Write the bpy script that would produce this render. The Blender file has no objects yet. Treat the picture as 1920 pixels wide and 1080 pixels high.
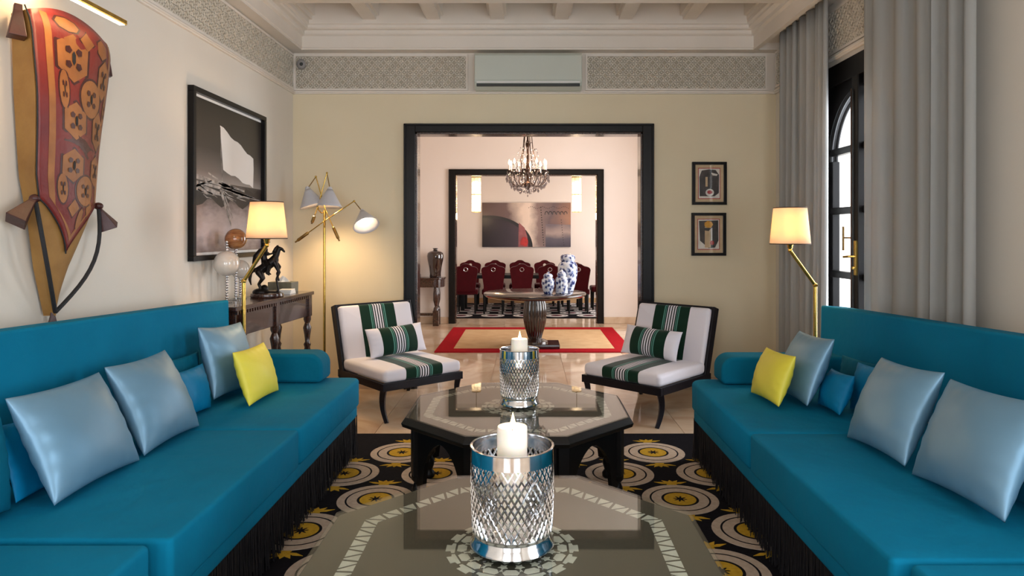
import bpy, bmesh, math, random
from mathutils import Vector, Matrix, Euler

random.seed(7)
R = math.radians
PI = math.pi
SC = bpy.context.scene
COL = SC.collection

# ------------------------------------------------------------------ camera, world, lights, exposure
CAM_H = 1.45
cam_d = bpy.data.cameras.new('camera')
cam = bpy.data.objects.new('camera', cam_d)
COL.objects.link(cam)
cam.location = (0, 0, CAM_H)
cam.rotation_euler = (R(90), 0, 0)
cam_d.lens = 24
cam_d.sensor_width = 36
cam_d.shift_x = -28 / 1920
cam_d.shift_y = -102 / 1920
cam_d.clip_start = 0.05
SC.camera = cam

world = bpy.data.worlds.new('world')
SC.world = world
world.use_nodes = True
bg = world.node_tree.nodes['Background']
bg.inputs['Color'].default_value = (0.86, 0.93, 1.0, 1)
bg.inputs['Strength'].default_value = 2.6

SC.view_settings.view_transform = 'Standard'
SC.view_settings.look = 'None'
SC.view_settings.gamma = 1
SC.view_settings.use_curve_mapping = False
SC.view_settings.exposure = 0.14


def area(name, loc, target, sx, sy, power, color):
    l = bpy.data.lights.new(name, 'AREA')
    l.shape = 'RECTANGLE'
    l.size, l.size_y = sx, sy
    l.energy = power
    l.color = color
    o = bpy.data.objects.new(name, l)
    COL.objects.link(o)
    o.location = loc
    o.rotation_euler = (Vector(target) - Vector(loc)).to_track_quat('-Z', 'Y').to_euler()
    return o


DAY = (0.86, 0.92, 1.0)
area('daylight_rear_window_one', (-1.15, -2.95, 1.55), (-1.15, 5, 1.5), 1.5, 2.3, 52, DAY)
area('daylight_rear_window_two', (1.15, -2.95, 1.55), (1.15, 5, 1.5), 1.5, 2.3, 52, DAY)
area('daylight_side_window', (2.95, 4.78, 1.5), (-2, 4.0, 1.0), 1.1, 2.4, 75, DAY)
area('daylight_near_side_window', (2.95, 0.6, 1.5), (-2, 2.0, 1.0), 1.5, 2.3, 70, DAY)
area('daylight_hall_window', (2.85, 8.7, 1.6), (-2, 8.9, 1.0), 1.9, 2.3, 100, (1.0, 0.95, 0.92))
area('dining_fill_light', (3.05, 12.7, 1.6), (-2, 12.9, 1.2), 1.5, 2.2, 60, (1.0, 0.93, 0.88))  # added fill light; no window is known in the dining room


def lamp_point(name, loc, power, color=(1.0, 0.62, 0.30), radius=0.03, parent=None):
    l = bpy.data.lights.new(name, 'POINT')
    l.energy = power
    l.color = color
    l.shadow_soft_size = radius
    o = bpy.data.objects.new(name, l)
    COL.objects.link(o)
    o.location = loc
    o.parent = parent
    return o


# ------------------------------------------------------------------ materials
def lin(c):
    return tuple((x / 12.92 if x <= 0.04045 else ((x + 0.055) / 1.055) ** 2.4) for x in c)


def rgb(r, g, b):
    return lin((r / 255, g / 255, b / 255))


def mat(name, col, rough=0.5, metal=0.0, spec=0.5, noise=None, bump=None, coat=0.0, sheen=0.0, emit=None, ior=None,
        sss=0.0, aniso=0.0, stretch=None, rand=0.0, noise2=None):
    m = bpy.data.materials.new(name)
    m.use_nodes = True
    nt = m.node_tree
    b = nt.nodes['Principled BSDF']
    b.inputs['Base Color'].default_value = (*col, 1)
    b.inputs['Roughness'].default_value = rough
    b.inputs['Metallic'].default_value = metal
    b.inputs['Specular IOR Level'].default_value = spec
    if ior:
        b.inputs['IOR'].default_value = ior
    b.inputs['Coat Weight'].default_value = coat
    b.inputs['Coat Roughness'].default_value = 0.05
    b.inputs['Sheen Weight'].default_value = sheen
    b.inputs['Sheen Roughness'].default_value = 0.4
    b.inputs['Anisotropic'].default_value = aniso
    if sss:
        b.inputs['Subsurface Weight'].default_value = sss
        b.inputs['Subsurface Radius'].default_value = (0.03, 0.012, 0.006)
    if emit:
        b.inputs['Emission Color'].default_value = (*emit[0], 1)
        b.inputs['Emission Strength'].default_value = emit[1]
    tc = nt.nodes.new('ShaderNodeTexCoord')
    src = tc.outputs['Object']
    if stretch:
        mp = nt.nodes.new('ShaderNodeMapping')
        mp.inputs['Scale'].default_value = stretch
        nt.links.new(src, mp.inputs['Vector'])
        src = mp.outputs['Vector']
    if noise:
        n = nt.nodes.new('ShaderNodeTexNoise')
        n.inputs['Scale'].default_value = noise[0]
        n.inputs['Detail'].default_value = 6
        nt.links.new(src, n.inputs['Vector'])
        r = nt.nodes.new('ShaderNodeValToRGB')
        r.color_ramp.elements[0].position = 0.3
        r.color_ramp.elements[1].position = 0.7
        c2 = noise[1]
        r.color_ramp.elements[0].color = (*col, 1)
        r.color_ramp.elements[1].color = (*c2, 1)
        nt.links.new(n.outputs['Fac'], r.inputs['Fac'])
        out = r.outputs['Color']
        if rand:
            oi = nt.nodes.new('ShaderNodeObjectInfo')
            hs = nt.nodes.new('ShaderNodeHueSaturation')
            mr = nt.nodes.new('ShaderNodeMapRange')
            mr.inputs['To Min'].default_value = 1 - rand
            mr.inputs['To Max'].default_value = 1 + rand
            nt.links.new(oi.outputs['Random'], mr.inputs['Value'])
            nt.links.new(mr.outputs['Result'], hs.inputs['Value'])
            nt.links.new(out, hs.inputs['Color'])
            out = hs.outputs['Color']
        nt.links.new(out, b.inputs['Base Color'])
    if bump:
        n = nt.nodes.new('ShaderNodeTexNoise')
        n.inputs['Scale'].default_value = bump[0]
        n.inputs['Detail'].default_value = 4
        nt.links.new(src, n.inputs['Vector'])
        bp = nt.nodes.new('ShaderNodeBump')
        bp.inputs['Strength'].default_value = bump[1]
        bp.inputs['Distance'].default_value = 0.005
        nt.links.new(n.outputs['Fac'], bp.inputs['Height'])
        nt.links.new(bp.outputs['Normal'], b.inputs['Normal'])
    return m


def fabric_weave(name, col, col2, scale=900, rough=0.85, sheen=0.3, spec=0.2):
    """woven cloth: soft tone variation plus a fine thread bump"""
    m = mat(name, col, rough, noise=(3.0, col2), sheen=sheen, spec=spec)
    nt = m.node_tree
    b = nt.nodes['Principled BSDF']
    tc = nt.nodes.new('ShaderNodeTexCoord')
    w1 = nt.nodes.new('ShaderNodeTexNoise')
    w1.inputs['Scale'].default_value = scale
    mp = nt.nodes.new('ShaderNodeMapping')
    mp.inputs['Scale'].default_value = (1, 0.15, 1)
    nt.links.new(tc.outputs['Object'], mp.inputs['Vector'])
    nt.links.new(mp.outputs['Vector'], w1.inputs['Vector'])
    bp = nt.nodes.new('ShaderNodeBump')
    bp.inputs['Strength'].default_value = 0.25
    bp.inputs['Distance'].default_value = 0.002
    nt.links.new(w1.outputs['Fac'], bp.inputs['Height'])
    w2 = nt.nodes.new('ShaderNodeTexNoise')
    w2.inputs['Scale'].default_value = 7
    w2.inputs['Detail'].default_value = 3
    nt.links.new(tc.outputs['Object'], w2.inputs['Vector'])
    b2 = nt.nodes.new('ShaderNodeBump')
    b2.inputs['Strength'].default_value = 0.35
    b2.inputs['Distance'].default_value = 0.02
    nt.links.new(w2.outputs['Fac'], b2.inputs['Height'])
    nt.links.new(b2.outputs['Normal'], bp.inputs['Normal'])
    nt.links.new(bp.outputs['Normal'], b.inputs['Normal'])
    return m


def emission(name, col, strength):
    m = bpy.data.materials.new(name)
    m.use_nodes = True
    nt = m.node_tree
    nt.nodes.clear()
    o = nt.nodes.new('ShaderNodeOutputMaterial')
    e = nt.nodes.new('ShaderNodeEmission')
    e.inputs['Color'].default_value = (*col, 1)
    e.inputs['Strength'].default_value = strength
    nt.links.new(e.outputs[0], o.inputs['Surface'])
    return m


def thin_glass(name, tint=(1, 1, 1), ior=1.5, rough=0.0):
    m = bpy.data.materials.new(name)
    m.use_nodes = True
    nt = m.node_tree
    nt.nodes.clear()
    o = nt.nodes.new('ShaderNodeOutputMaterial')
    t = nt.nodes.new('ShaderNodeBsdfTransparent')
    t.inputs['Color'].default_value = (*tint, 1)
    g = nt.nodes.new('ShaderNodeBsdfGlossy')
    g.inputs['Roughness'].default_value = rough
    lw = nt.nodes.new('ShaderNodeLayerWeight')
    lw.inputs['Blend'].default_value = 0.5
    f0 = ((ior - 1) / (ior + 1)) ** 2
    pw = nt.nodes.new('ShaderNodeMath')
    pw.operation = 'POWER'
    pw.inputs[1].default_value = 5
    nt.links.new(lw.outputs['Facing'], pw.inputs[0])
    ma = nt.nodes.new('ShaderNodeMath')
    ma.operation = 'MULTIPLY_ADD'
    ma.inputs[1].default_value = 1 - f0
    ma.inputs[2].default_value = f0
    nt.links.new(pw.outputs[0], ma.inputs[0])
    mx = nt.nodes.new('ShaderNodeMixShader')
    nt.links.new(ma.outputs[0], mx.inputs['Fac'])
    nt.links.new(t.outputs[0], mx.inputs[1])
    nt.links.new(g.outputs[0], mx.inputs[2])
    nt.links.new(mx.outputs[0], o.inputs['Surface'])
    return m


def translucent(name, col, tcol, fac, emit=None, bump=None):
    m = bpy.data.materials.new(name)
    m.use_nodes = True
    nt = m.node_tree
    nt.nodes.clear()
    o = nt.nodes.new('ShaderNodeOutputMaterial')
    d = nt.nodes.new('ShaderNodeBsdfDiffuse')
    d.inputs['Color'].default_value = (*col, 1)
    t = nt.nodes.new('ShaderNodeBsdfTranslucent')
    t.inputs['Color'].default_value = (*tcol, 1)
    mx = nt.nodes.new('ShaderNodeMixShader')
    mx.inputs['Fac'].default_value = fac
    nt.links.new(d.outputs[0], mx.inputs[1])
    nt.links.new(t.outputs[0], mx.inputs[2])
    nt.links.new(mx.outputs[0], o.inputs['Surface'])
    tc = nt.nodes.new('ShaderNodeTexCoord')
    n = nt.nodes.new('ShaderNodeTexNoise')
    n.inputs['Scale'].default_value = bump or 600
    bp = nt.nodes.new('ShaderNodeBump')
    bp.inputs['Strength'].default_value = 0.15
    bp.inputs['Distance'].default_value = 0.002
    nt.links.new(tc.outputs['Object'], n.inputs['Vector'])
    nt.links.new(n.outputs['Fac'], bp.inputs['Height'])
    nt.links.new(bp.outputs['Normal'], d.inputs['Normal'])
    return m


def striped(name, period_axis, stops, rough=0.8):
    """woven stripes across the object's own X axis; stops = [(x, colour)], each colour runs from its x to the next"""
    m = mat(name, (1, 1, 1), rough, sheen=0.2, spec=0.2, bump=(700, 0.15))
    nt = m.node_tree
    b = nt.nodes['Principled BSDF']
    tc = nt.nodes.new('ShaderNodeTexCoord')
    sp = nt.nodes.new('ShaderNodeSeparateXYZ')
    nt.links.new(tc.outputs['Object'], sp.inputs[0])
    mr = nt.nodes.new('ShaderNodeMapRange')
    lo, hi = -0.45, 0.45
    mr.inputs['From Min'].default_value = lo
    mr.inputs['From Max'].default_value = hi
    nt.links.new(sp.outputs[period_axis], mr.inputs['Value'])
    rp = nt.nodes.new('ShaderNodeValToRGB')
    rp.color_ramp.interpolation = 'CONSTANT'
    el = rp.color_ramp.elements
    while len(el) > 1:
        el.remove(el[-1])
    el[0].position = 0
    el[0].color = (*stops[0][1], 1)
    for x, c in stops[1:]:
        e = el.new((x - lo) / (hi - lo))
        e.color = (*c, 1)
    nt.links.new(mr.outputs['Result'], rp.inputs['Fac'])
    nt.links.new(rp.outputs['Color'], b.inputs['Base Color'])
    return m


def marble(name, c1, c2, c3, rough=0.06, scale=1.6, rand=0.06):
    m = mat(name, c1, rough, spec=0.5)
    nt = m.node_tree
    b = nt.nodes['Principled BSDF']
    tc = nt.nodes.new('ShaderNodeTexCoord')
    oi = nt.nodes.new('ShaderNodeObjectInfo')
    ad = nt.nodes.new('ShaderNodeVectorMath')
    ad.operation = 'ADD'
    nt.links.new(tc.outputs['Object'], ad.inputs[0])
    ml = nt.nodes.new('ShaderNodeVectorMath')
    ml.operation = 'SCALE'
    ml.inputs['Scale'].default_value = 3.0
    nt.links.new(oi.outputs['Location'], ml.inputs[0])
    nt.links.new(ml.outputs[0], ad.inputs[1])
    n = nt.nodes.new('ShaderNodeTexNoise')
    n.inputs['Scale'].default_value = scale
    n.inputs['Detail'].default_value = 9
    n.inputs['Distortion'].default_value = 1.4
    nt.links.new(ad.outputs[0], n.inputs['Vector'])
    r = nt.nodes.new('ShaderNodeValToRGB')
    e = r.color_ramp.elements
    e[0].position, e[0].color = 0.30, (*c3, 1)
    e[1].position, e[1].color = 0.46, (*c1, 1)
    k = e.new(0.62)
    k.color = (*c2, 1)
    nt.links.new(n.outputs['Fac'], r.inputs['Fac'])
    hs = nt.nodes.new('ShaderNodeHueSaturation')
    mr = nt.nodes.new('ShaderNodeMapRange')
    mr.inputs['To Min'].default_value = 1 - rand
    mr.inputs['To Max'].default_value = 1 + rand
    nt.links.new(oi.outputs['Random'], mr.inputs['Value'])
    nt.links.new(mr.outputs['Result'], hs.inputs['Value'])
    nt.links.new(r.outputs['Color'], hs.inputs['Color'])
    nt.links.new(hs.outputs['Color'], b.inputs['Base Color'])
    return m


def porcelain(name, seed):
    """white glazed porcelain with hand painted cobalt flowers and bands"""
    m = mat(name, rgb(225, 230, 238), 0.12, spec=0.6, coat=0.5)
    nt = m.node_tree
    b = nt.nodes['Principled BSDF']
    tc = nt.nodes.new('ShaderNodeTexCoord')
    v = nt.nodes.new('ShaderNodeTexVoronoi')
    v.inputs['Scale'].default_value = 17 + seed
    v.feature = 'F1'
    nt.links.new(tc.outputs['Object'], v.inputs['Vector'])
    n = nt.nodes.new('ShaderNodeTexNoise')
    n.inputs['Scale'].default_value = 34
    n.inputs['Detail'].default_value = 3
    nt.links.new(tc.outputs['Object'], n.inputs['Vector'])
    ad = nt.nodes.new('ShaderNodeMath')
    ad.operation = 'ADD'
    nt.links.new(v.outputs['Distance'], ad.inputs[0])
    nt.links.new(n.outputs['Fac'], ad.inputs[1])
    r = nt.nodes.new('ShaderNodeValToRGB')
    e = r.color_ramp.elements
    e[0].position, e[0].color = 0.50, (*rgb(26, 40, 96), 1)
    e[1].position, e[1].color = 0.57, (*rgb(120, 140, 190), 1)
    k = e.new(0.69)
    k.color = (*rgb(214, 220, 232), 1)
    dv = nt.nodes.new('ShaderNodeMath')
    dv.operation = 'MULTIPLY'
    dv.inputs[1].default_value = 0.62
    nt.links.new(ad.outputs[0], dv.inputs[0])
    nt.links.new(dv.outputs[0], r.inputs['Fac'])
    nt.links.new(r.outputs['Color'], b.inputs['Base Color'])
    return m


M = {}
M['wall_back'] = mat('lamp_warmed_cream_plaster', rgb(228, 214, 184), 0.75, noise=(1.3, rgb(222, 207, 176)), bump=(90, 0.08), spec=0.3)  # same cream as the other walls, yellowed to carry the lamps' warm light
M['wall'] = mat('cream_plaster', rgb(226, 218, 206), 0.75, noise=(1.3, rgb(221, 212, 199)), bump=(90, 0.08), spec=0.3)
M['wall_hall'] = mat('rose_white_plaster', rgb(232, 221, 214), 0.7, noise=(1.3, rgb(228, 216, 208)), bump=(90, 0.06), spec=0.3)
M['plaster'] = mat('white_plaster', rgb(232, 222, 211), 0.7, noise=(2.5, rgb(226, 216, 203)), spec=0.3)
M['frieze_ground'] = mat('frieze_ground', rgb(176, 165, 146), 0.85)
M['lattice'] = mat('carved_plaster', rgb(226, 217, 202), 0.75, noise=(20, rgb(206, 196, 180)))
M['black_wood'] = mat('black_lacquer', rgb(12, 10, 10), 0.32, noise=(14, rgb(20, 17, 17)), stretch=(6, 6, 0.6), spec=0.22)
M['table_black'] = mat('black_table_wood', rgb(10, 9, 9), 0.38, noise=(14, rgb(16, 14, 14)), stretch=(1, 5, 5), spec=0.25)
M['table_top'] = mat('smoked_table_top', rgb(66, 62, 52), 0.45, noise=(160, rgb(74, 70, 58)), stretch=(1, 0.25, 1))
M['chair_wood'] = mat('ebonised_wood', rgb(16, 14, 20), 0.35, noise=(20, rgb(24, 21, 28)), stretch=(8, 8, 1), spec=0.25)
M['brown_wood'] = mat('dark_walnut', rgb(64, 36, 26), 0.25, noise=(9, rgb(40, 22, 16)), stretch=(6, 1, 6), coat=0.4)
M['mahogany'] = mat('mahogany', rgb(44, 22, 16), 0.2, noise=(9, rgb(26, 13, 11)), stretch=(1, 6, 6), coat=0.7)
M['teal'] = fabric_weave('teal_linen', rgb(0, 109, 143), rgb(4, 117, 153), sheen=0.0, spec=0.12)
M['teal_dark'] = fabric_weave('deep_teal_velvet', rgb(0, 92, 118), rgb(0, 100, 128), sheen=0.0, spec=0.12)
M['teal_bright'] = fabric_weave('bright_teal_satin', rgb(0, 116, 164), rgb(0, 124, 172), rough=0.5, sheen=0.0)
M['satin'] = mat('pale_blue_satin', rgb(104, 146, 172), 0.42, 0.3, spec=0.7, noise=(4, rgb(112, 152, 178)), bump=(6, 0.25))
M['yellow'] = mat('yellow_silk', rgb(222, 208, 58), 0.5, noise=(5, rgb(228, 214, 70)), bump=(16, 0.25))
M['fringe'] = mat('black_fringe', rgb(14, 13, 18), 0.8, noise=(50, rgb(24, 22, 30)))
M['white_cloth'] = mat('white_cloth', rgb(226, 222, 228), 0.85, bump=(600, 0.12), sheen=0.2)
M['brass'] = mat('brass', rgb(214, 178, 92), 0.22, 1.0, noise=(30, rgb(196, 158, 78)))
M['brass_old'] = mat('aged_brass', rgb(150, 120, 70), 0.35, 1.0, noise=(30, rgb(120, 92, 52)))
M['silver'] = mat('polished_silver', rgb(226, 226, 228), 0.12, 1.0, noise=(40, rgb(205, 205, 208)))
M['silver_dim'] = mat('tarnished_silver', rgb(168, 168, 166), 0.3, 1.0, noise=(30, rgb(120, 120, 118)))
M['chand_metal'] = mat('dark_chandelier_bronze', rgb(78, 56, 44), 0.35, 0.8, noise=(30, rgb(50, 36, 30)))
M['wax'] = mat('ivory_wax', rgb(246, 236, 222), 0.55, sss=0.5, noise=(8, rgb(250, 242, 230)), emit=((1.0, 0.78, 0.55), 0.12))
M['wick'] = mat('burnt_wick', rgb(30, 24, 20), 0.9, noise=(90, rgb(20, 16, 14)))
M['flame'] = emission('flame', (1.0, 0.62, 0.24), 22)
M['bulb'] = emission('lamp_bulb', (1.0, 0.72, 0.42), 14)
M['candle_bulb'] = emission('candle_bulb', (1.0, 0.72, 0.38), 11)
M['shade'] = translucent('pleated_shade_cloth', rgb(244, 232, 214), (1.0, 0.80, 0.58), 0.55)
M['shade_trim'] = mat('shade_binding', rgb(70, 48, 36), 0.8, noise=(60, rgb(58, 40, 30)))
M['cone_white'] = mat('white_enamel', rgb(206, 204, 208), 0.4, noise=(12, rgb(198, 196, 202)))
M['bone'] = mat('bone_inlay', rgb(214, 214, 200), 0.4, noise=(25, rgb(196, 196, 182)), rand=0.06)
M['glass_top'] = thin_glass('table_glass', (0.97, 0.985, 0.975), 1.62)
M['pane'] = thin_glass('window_glass', (1, 1, 1), 1.35)
M['crystal'] = thin_glass('crystal', (0.66, 0.64, 0.68), 2.9, 0.04)
M['clear'] = thin_glass('clear_glass', (0.93, 0.95, 0.96), 1.6, 0.02)
M['floor'] = marble('beige_marble', rgb(206, 180, 154), rgb(218, 196, 172), rgb(184, 150, 124))
M['rug_black'] = mat('black_wool', rgb(15, 14, 19), 0.95, noise=(60, rgb(24, 22, 28)), bump=(500, 0.4), spec=0.1)
M['rug_beige'] = mat('beige_wool', rgb(198, 180, 162), 0.95, noise=(40, rgb(180, 160, 142)), bump=(500, 0.4), spec=0.1)
M['rug_yellow'] = mat('ochre_wool', rgb(205, 164, 52), 0.95, noise=(40, rgb(182, 142, 40)), bump=(500, 0.4), spec=0.1)
M['rug_red'] = mat('red_wool', rgb(168, 18, 30), 0.95, noise=(30, rgb(150, 14, 26)), bump=(500, 0.3), spec=0.1)
M['rug_sand'] = mat('sand_wool', rgb(206, 172, 132), 0.95, noise=(6, rgb(194, 158, 118)), bump=(500, 0.3), spec=0.1)
M['rug_white'] = mat('white_wool', rgb(214, 208, 206), 0.95, noise=(30, rgb(200, 194, 192)), bump=(500, 0.3), spec=0.1)
M['rug_plum'] = mat('plum_wool', rgb(96, 20, 40), 0.95, noise=(30, rgb(84, 16, 34)), bump=(500, 0.3), spec=0.1)
M['velvet_red'] = mat('wine_velvet', rgb(62, 6, 14), 0.8, noise=(8, rgb(74, 8, 18)), sheen=0.15, spec=0.15)
M['curtain'] = translucent('grey_curtain', rgb(176, 175, 171), (0.5, 0.5, 0.5), 0.22)
M['ac'] = mat('pale_plastic', rgb(196, 201, 190), 0.35, noise=(3, rgb(192, 197, 186)))
M['dark_grey'] = mat('dark_grey_plastic', rgb(52, 54, 52), 0.5, noise=(30, rgb(46, 48, 46)))
M['grey'] = mat('grey_plastic', rgb(150, 146, 144), 0.5, noise=(30, rgb(142, 138, 136)))
M['bronze'] = mat('dark_bronze', rgb(38, 32, 30), 0.32, 0.7, noise=(30, rgb(22, 19, 18)), bump=(60, 0.4))
M['marble_ball'] = mat('white_onyx', rgb(222, 216, 208), 0.12, noise=(9, rgb(196, 186, 174)), coat=0.6)
M['amber'] = mat('brown_onyx', rgb(128, 78, 44), 0.12, noise=(16, rgb(176, 122, 76)), coat=0.7, stretch=(1, 1, 4))
M['vase'] = mat('black_glaze', rgb(22, 14, 14), 0.08, noise=(26, rgb(44, 24, 22)), coat=1.0)
M['hide'] = mat('tan_hide', rgb(168, 126, 66), 0.6, noise=(5, rgb(138, 96, 44)), bump=(26, 0.5))
M['hide_red'] = mat('red_leather', rgb(128, 38, 28), 0.42, noise=(4, rgb(98, 28, 30)), bump=(26, 0.5))
M['hide_gold'] = mat('gilt_leather', rgb(164, 106, 54), 0.45, noise=(9, rgb(134, 82, 40)), bump=(26, 0.4))
M['hide_dark'] = mat('oxblood_leather', rgb(72, 26, 22), 0.4, noise=(9, rgb(52, 20, 18)), bump=(30, 0.4))
M['cord'] = mat('black_cord', rgb(30, 30, 34), 0.7, noise=(90, rgb(20, 20, 22)))
M['paper'] = mat('white_paper', rgb(236, 234, 230), 0.8, noise=(12, rgb(228, 226, 222)))
M['olive_box'] = mat('olive_leather', rgb(112, 108, 92), 0.6, noise=(30, rgb(100, 96, 80)))


# ------------------------------------------------------------------ mesh builder
class MB:
    def __init__(s):
        s.v, s.f, s.m = [], [], []
        s.k = 0

    def add(s, vs, fs, T=None):
        o = len(s.v)
        for p in vs:
            p = Vector(p)
            if T is not None:
                p = T @ p
            s.v.append(tuple(p))
        for f in fs:
            s.f.append(tuple(i + o for i in f))
            s.m.append(s.k)
        return s

    def box(s, x0, x1, y0, y1, z0, z1, T=None):
        vs = [(x0, y0, z0), (x1, y0, z0), (x1, y1, z0), (x0, y1, z0), (x0, y0, z1), (x1, y0, z1), (x1, y1, z1), (x0, y1, z1)]
        return s.add(vs, [(0, 3, 2, 1), (4, 5, 6, 7), (0, 1, 5, 4), (1, 2, 6, 5), (2, 3, 7, 6), (3, 0, 4, 7)], T)

    def prism(s, pts, z0, z1, T=None):
        n = len(pts)
        vs = [(x, y, z0) for x, y in pts] + [(x, y, z1) for x, y in pts]
        fs = [tuple(range(n))[::-1], tuple(range(n, 2 * n))] + [(i, (i + 1) % n, n + (i + 1) % n, n + i) for i in range(n)]
        return s.add(vs, fs, T)

    def lathe(s, prof, n=24, c=(0, 0, 0), T=None, flute=None):
        """prof = [(r, z)]; ends with r = 0 are closed, others are capped"""
        vs, fs = [], []
        for j, (r, z) in enumerate(prof):
            for i in range(n):
                a = 2 * PI * i / n
                rr = r * (flute(a, j) if flute else 1)
                vs.append((c[0] + rr * math.cos(a), c[1] + rr * math.sin(a), c[2] + z))
        L = len(prof)
        for j in range(L - 1):
            for i in range(n):
                k = (i + 1) % n
                fs.append((j * n + i, j * n + k, (j + 1) * n + k, (j + 1) * n + i))
        if prof[0][0] > 1e-6:
            fs.append(tuple(range(n))[::-1])
        if prof[-1][0] > 1e-6:
            fs.append(tuple(range((L - 1) * n, L * n)))
        return s.add(vs, fs, T)

    def ring_lathe(s, prof, n=24, c=(0, 0, 0), T=None):
        """closed profile swept round: a hollow ring or tube wall"""
        vs, fs = [], []
        L = len(prof)
        for j, (r, z) in enumerate(prof):
            for i in range(n):
                a = 2 * PI * i / n
                vs.append((c[0] + r * math.cos(a), c[1] + r * math.sin(a), c[2] + z))
        for j in range(L):
            j2 = (j + 1) % L
            for i in range(n):
                k = (i + 1) % n
                fs.append((j * n + i, j * n + k, j2 * n + k, j2 * n + i))
        return s.add(vs, fs, T)

    def tube(s, pts, r, n=8, T=None, closed=False):
        pts = [Vector(p) for p in pts]
        L = len(pts)
        rs = r if isinstance(r, (list, tuple)) else [r] * L
        vs, fs = [], []
        prev = None
        for i, p in enumerate(pts):
            if closed:
                t = pts[(i + 1) % L] - pts[i - 1]
            else:
                t = pts[min(i + 1, L - 1)] - pts[max(i - 1, 0)]
            t.normalize()
            if prev is None:
                up = Vector((0, 0, 1)) if abs(t.z) < 0.9 else Vector((1, 0, 0))
                a = t.cross(up).normalized()
            else:
                a = (prev - t * prev.dot(t)).normalized()
            prev = a
            b = t.cross(a)
            for k in range(n):
                q = 2 * PI * k / n
                vs.append(p + (a * math.cos(q) + b * math.sin(q)) * rs[i])
        for i in range(L if closed else L - 1):
            i2 = (i + 1) % L
            for k in range(n):
                k2 = (k + 1) % n
                fs.append((i * n + k, i * n + k2, i2 * n + k2, i2 * n + k))
        if not closed:
            fs.append(tuple(range(n))[::-1])
            fs.append(tuple(range((L - 1) * n, L * n)))
        return s.add(vs, fs, T)

    def ball(s, c, r, nu=16, nv=10, T=None):
        rx, ry, rz = r if isinstance(r, (tuple, list)) else (r, r, r)
        vs = [(c[0], c[1], c[2] - rz)]
        fs = []
        for j in range(1, nv):
            t = PI * j / nv
            for i in range(nu):
                a = 2 * PI * i / nu
                vs.append((c[0] + rx * math.sin(t) * math.cos(a), c[1] + ry * math.sin(t) * math.sin(a), c[2] - rz * math.cos(t)))
        vs.append((c[0], c[1], c[2] + rz))
        for i in range(nu):
            k = (i + 1) % nu
            fs.append((0, 1 + k, 1 + i))
            for j in range(nv - 2):
                fs.append((1 + j * nu + i, 1 + j * nu + k, 1 + (j + 1) * nu + k, 1 + (j + 1) * nu + i))
            fs.append((1 + (nv - 2) * nu + i, 1 + (nv - 2) * nu + k, len(vs) - 1))
        return s.add(vs, fs, T)

    def slab(s, x0, x1, y0, y1, z0, z1, rc=0.05, re=0.04, crown=0.0, T=None, nc=6, ne=5, belly=0.0):
        """upholstered block: plan corners of radius rc, top and bottom edges of radius re, crowned top"""
        out = []
        for cx, cy, a0 in ((x1 - rc, y1 - rc, 0), (x0 + rc, y1 - rc, 90), (x0 + rc, y0 + rc, 180), (x1 - rc, y0 + rc, 270)):
            for i in range(nc + 1):
                a = R(a0 + 90 * i / nc)
                out.append((cx, cy, math.cos(a), math.sin(a)))
        # extra points along the straights keep the cap shading even
        n = len(out)
        mx, my = (x0 + x1) / 2, (y0 + y1) / 2
        rings = []

        def ring(inset, z):
            pts = []
            for cx, cy, ca, sa in out:
                rr = rc - inset
                if rr >= 0:
                    pts.append((cx + rr * ca, cy + rr * sa, z))
                else:
                    sx, sy = (1 if cx > mx else -1), (1 if cy > my else -1)
                    pts.append((cx + sx * rr, cy + sy * rr, z))
            rings.append(pts)
        for i in range(ne + 1):
            a = R(90 * i / ne)
            ring(re * (1 - math.sin(a)), z0 + re * (1 - math.cos(a)))
        if belly:
            ring(-belly, (z0 + z1) / 2)
        for i in range(ne + 1):
            a = R(90 * i / ne)
            ring(re * (1 - math.cos(a)), z1 - re + re * math.sin(a))
        base = rings[-1]
        for q in (0.85, 0.6, 0.3):
            rings.append([(mx + (px - mx) * q, my + (py - my) * q, z1 + crown * (1 - q * q)) for px, py, pz in base])
        vs = [p for r_ in rings for p in r_]
        fs = []
        for j in range(len(rings) - 1):
            for i in range(n):
                k = (i + 1) % n
                fs.append((j * n + i, j * n + k, (j + 1) * n + k, (j + 1) * n + i))
        fs.append(tuple(range(n))[::-1])
        vs.append((mx, my, z1 + crown))
        L = (len(rings) - 1) * n
        for i in range(n):
            fs.append((L + i, L + (i + 1) % n, len(vs) - 1))
        return s.add(vs, fs, T)

    def grid(s, fn, nu, nv, wrap=False, T=None):
        vs = [fn(i / nu, j / nv) for j in range(nv + 1) for i in range(nu + (0 if wrap else 1))]
        w = nu if wrap else nu + 1
        fs = []
        for j in range(nv):
            for i in range(nu):
                k = (i + 1) % w
                fs.append((j * w + i, j * w + k, (j + 1) * w + k, (j + 1) * w + i))
        return s.add(vs, fs, T)

    def mesh(s, name, mats, smooth=None, fix=True):
        me = bpy.data.meshes.new(name)
        me.from_pydata(s.v, [], s.f)
        if not isinstance(mats, (list, tuple)):
            mats = [mats]
        for m in mats:
            me.materials.append(M[m] if isinstance(m, str) else m)
        for p, k in zip(me.polygons, s.m):
            p.material_index = min(k, len(mats) - 1)
        if fix:
            bm = bmesh.new()
            bm.from_mesh(me)
            bmesh.ops.recalc_face_normals(bm, faces=bm.faces)
            bm.to_mesh(me)
            bm.free()
        if smooth:
            for p in me.polygons:
                p.use_smooth = True
            me.set_sharp_from_angle(angle=R(smooth if smooth is not True else 40))
        return me

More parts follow.
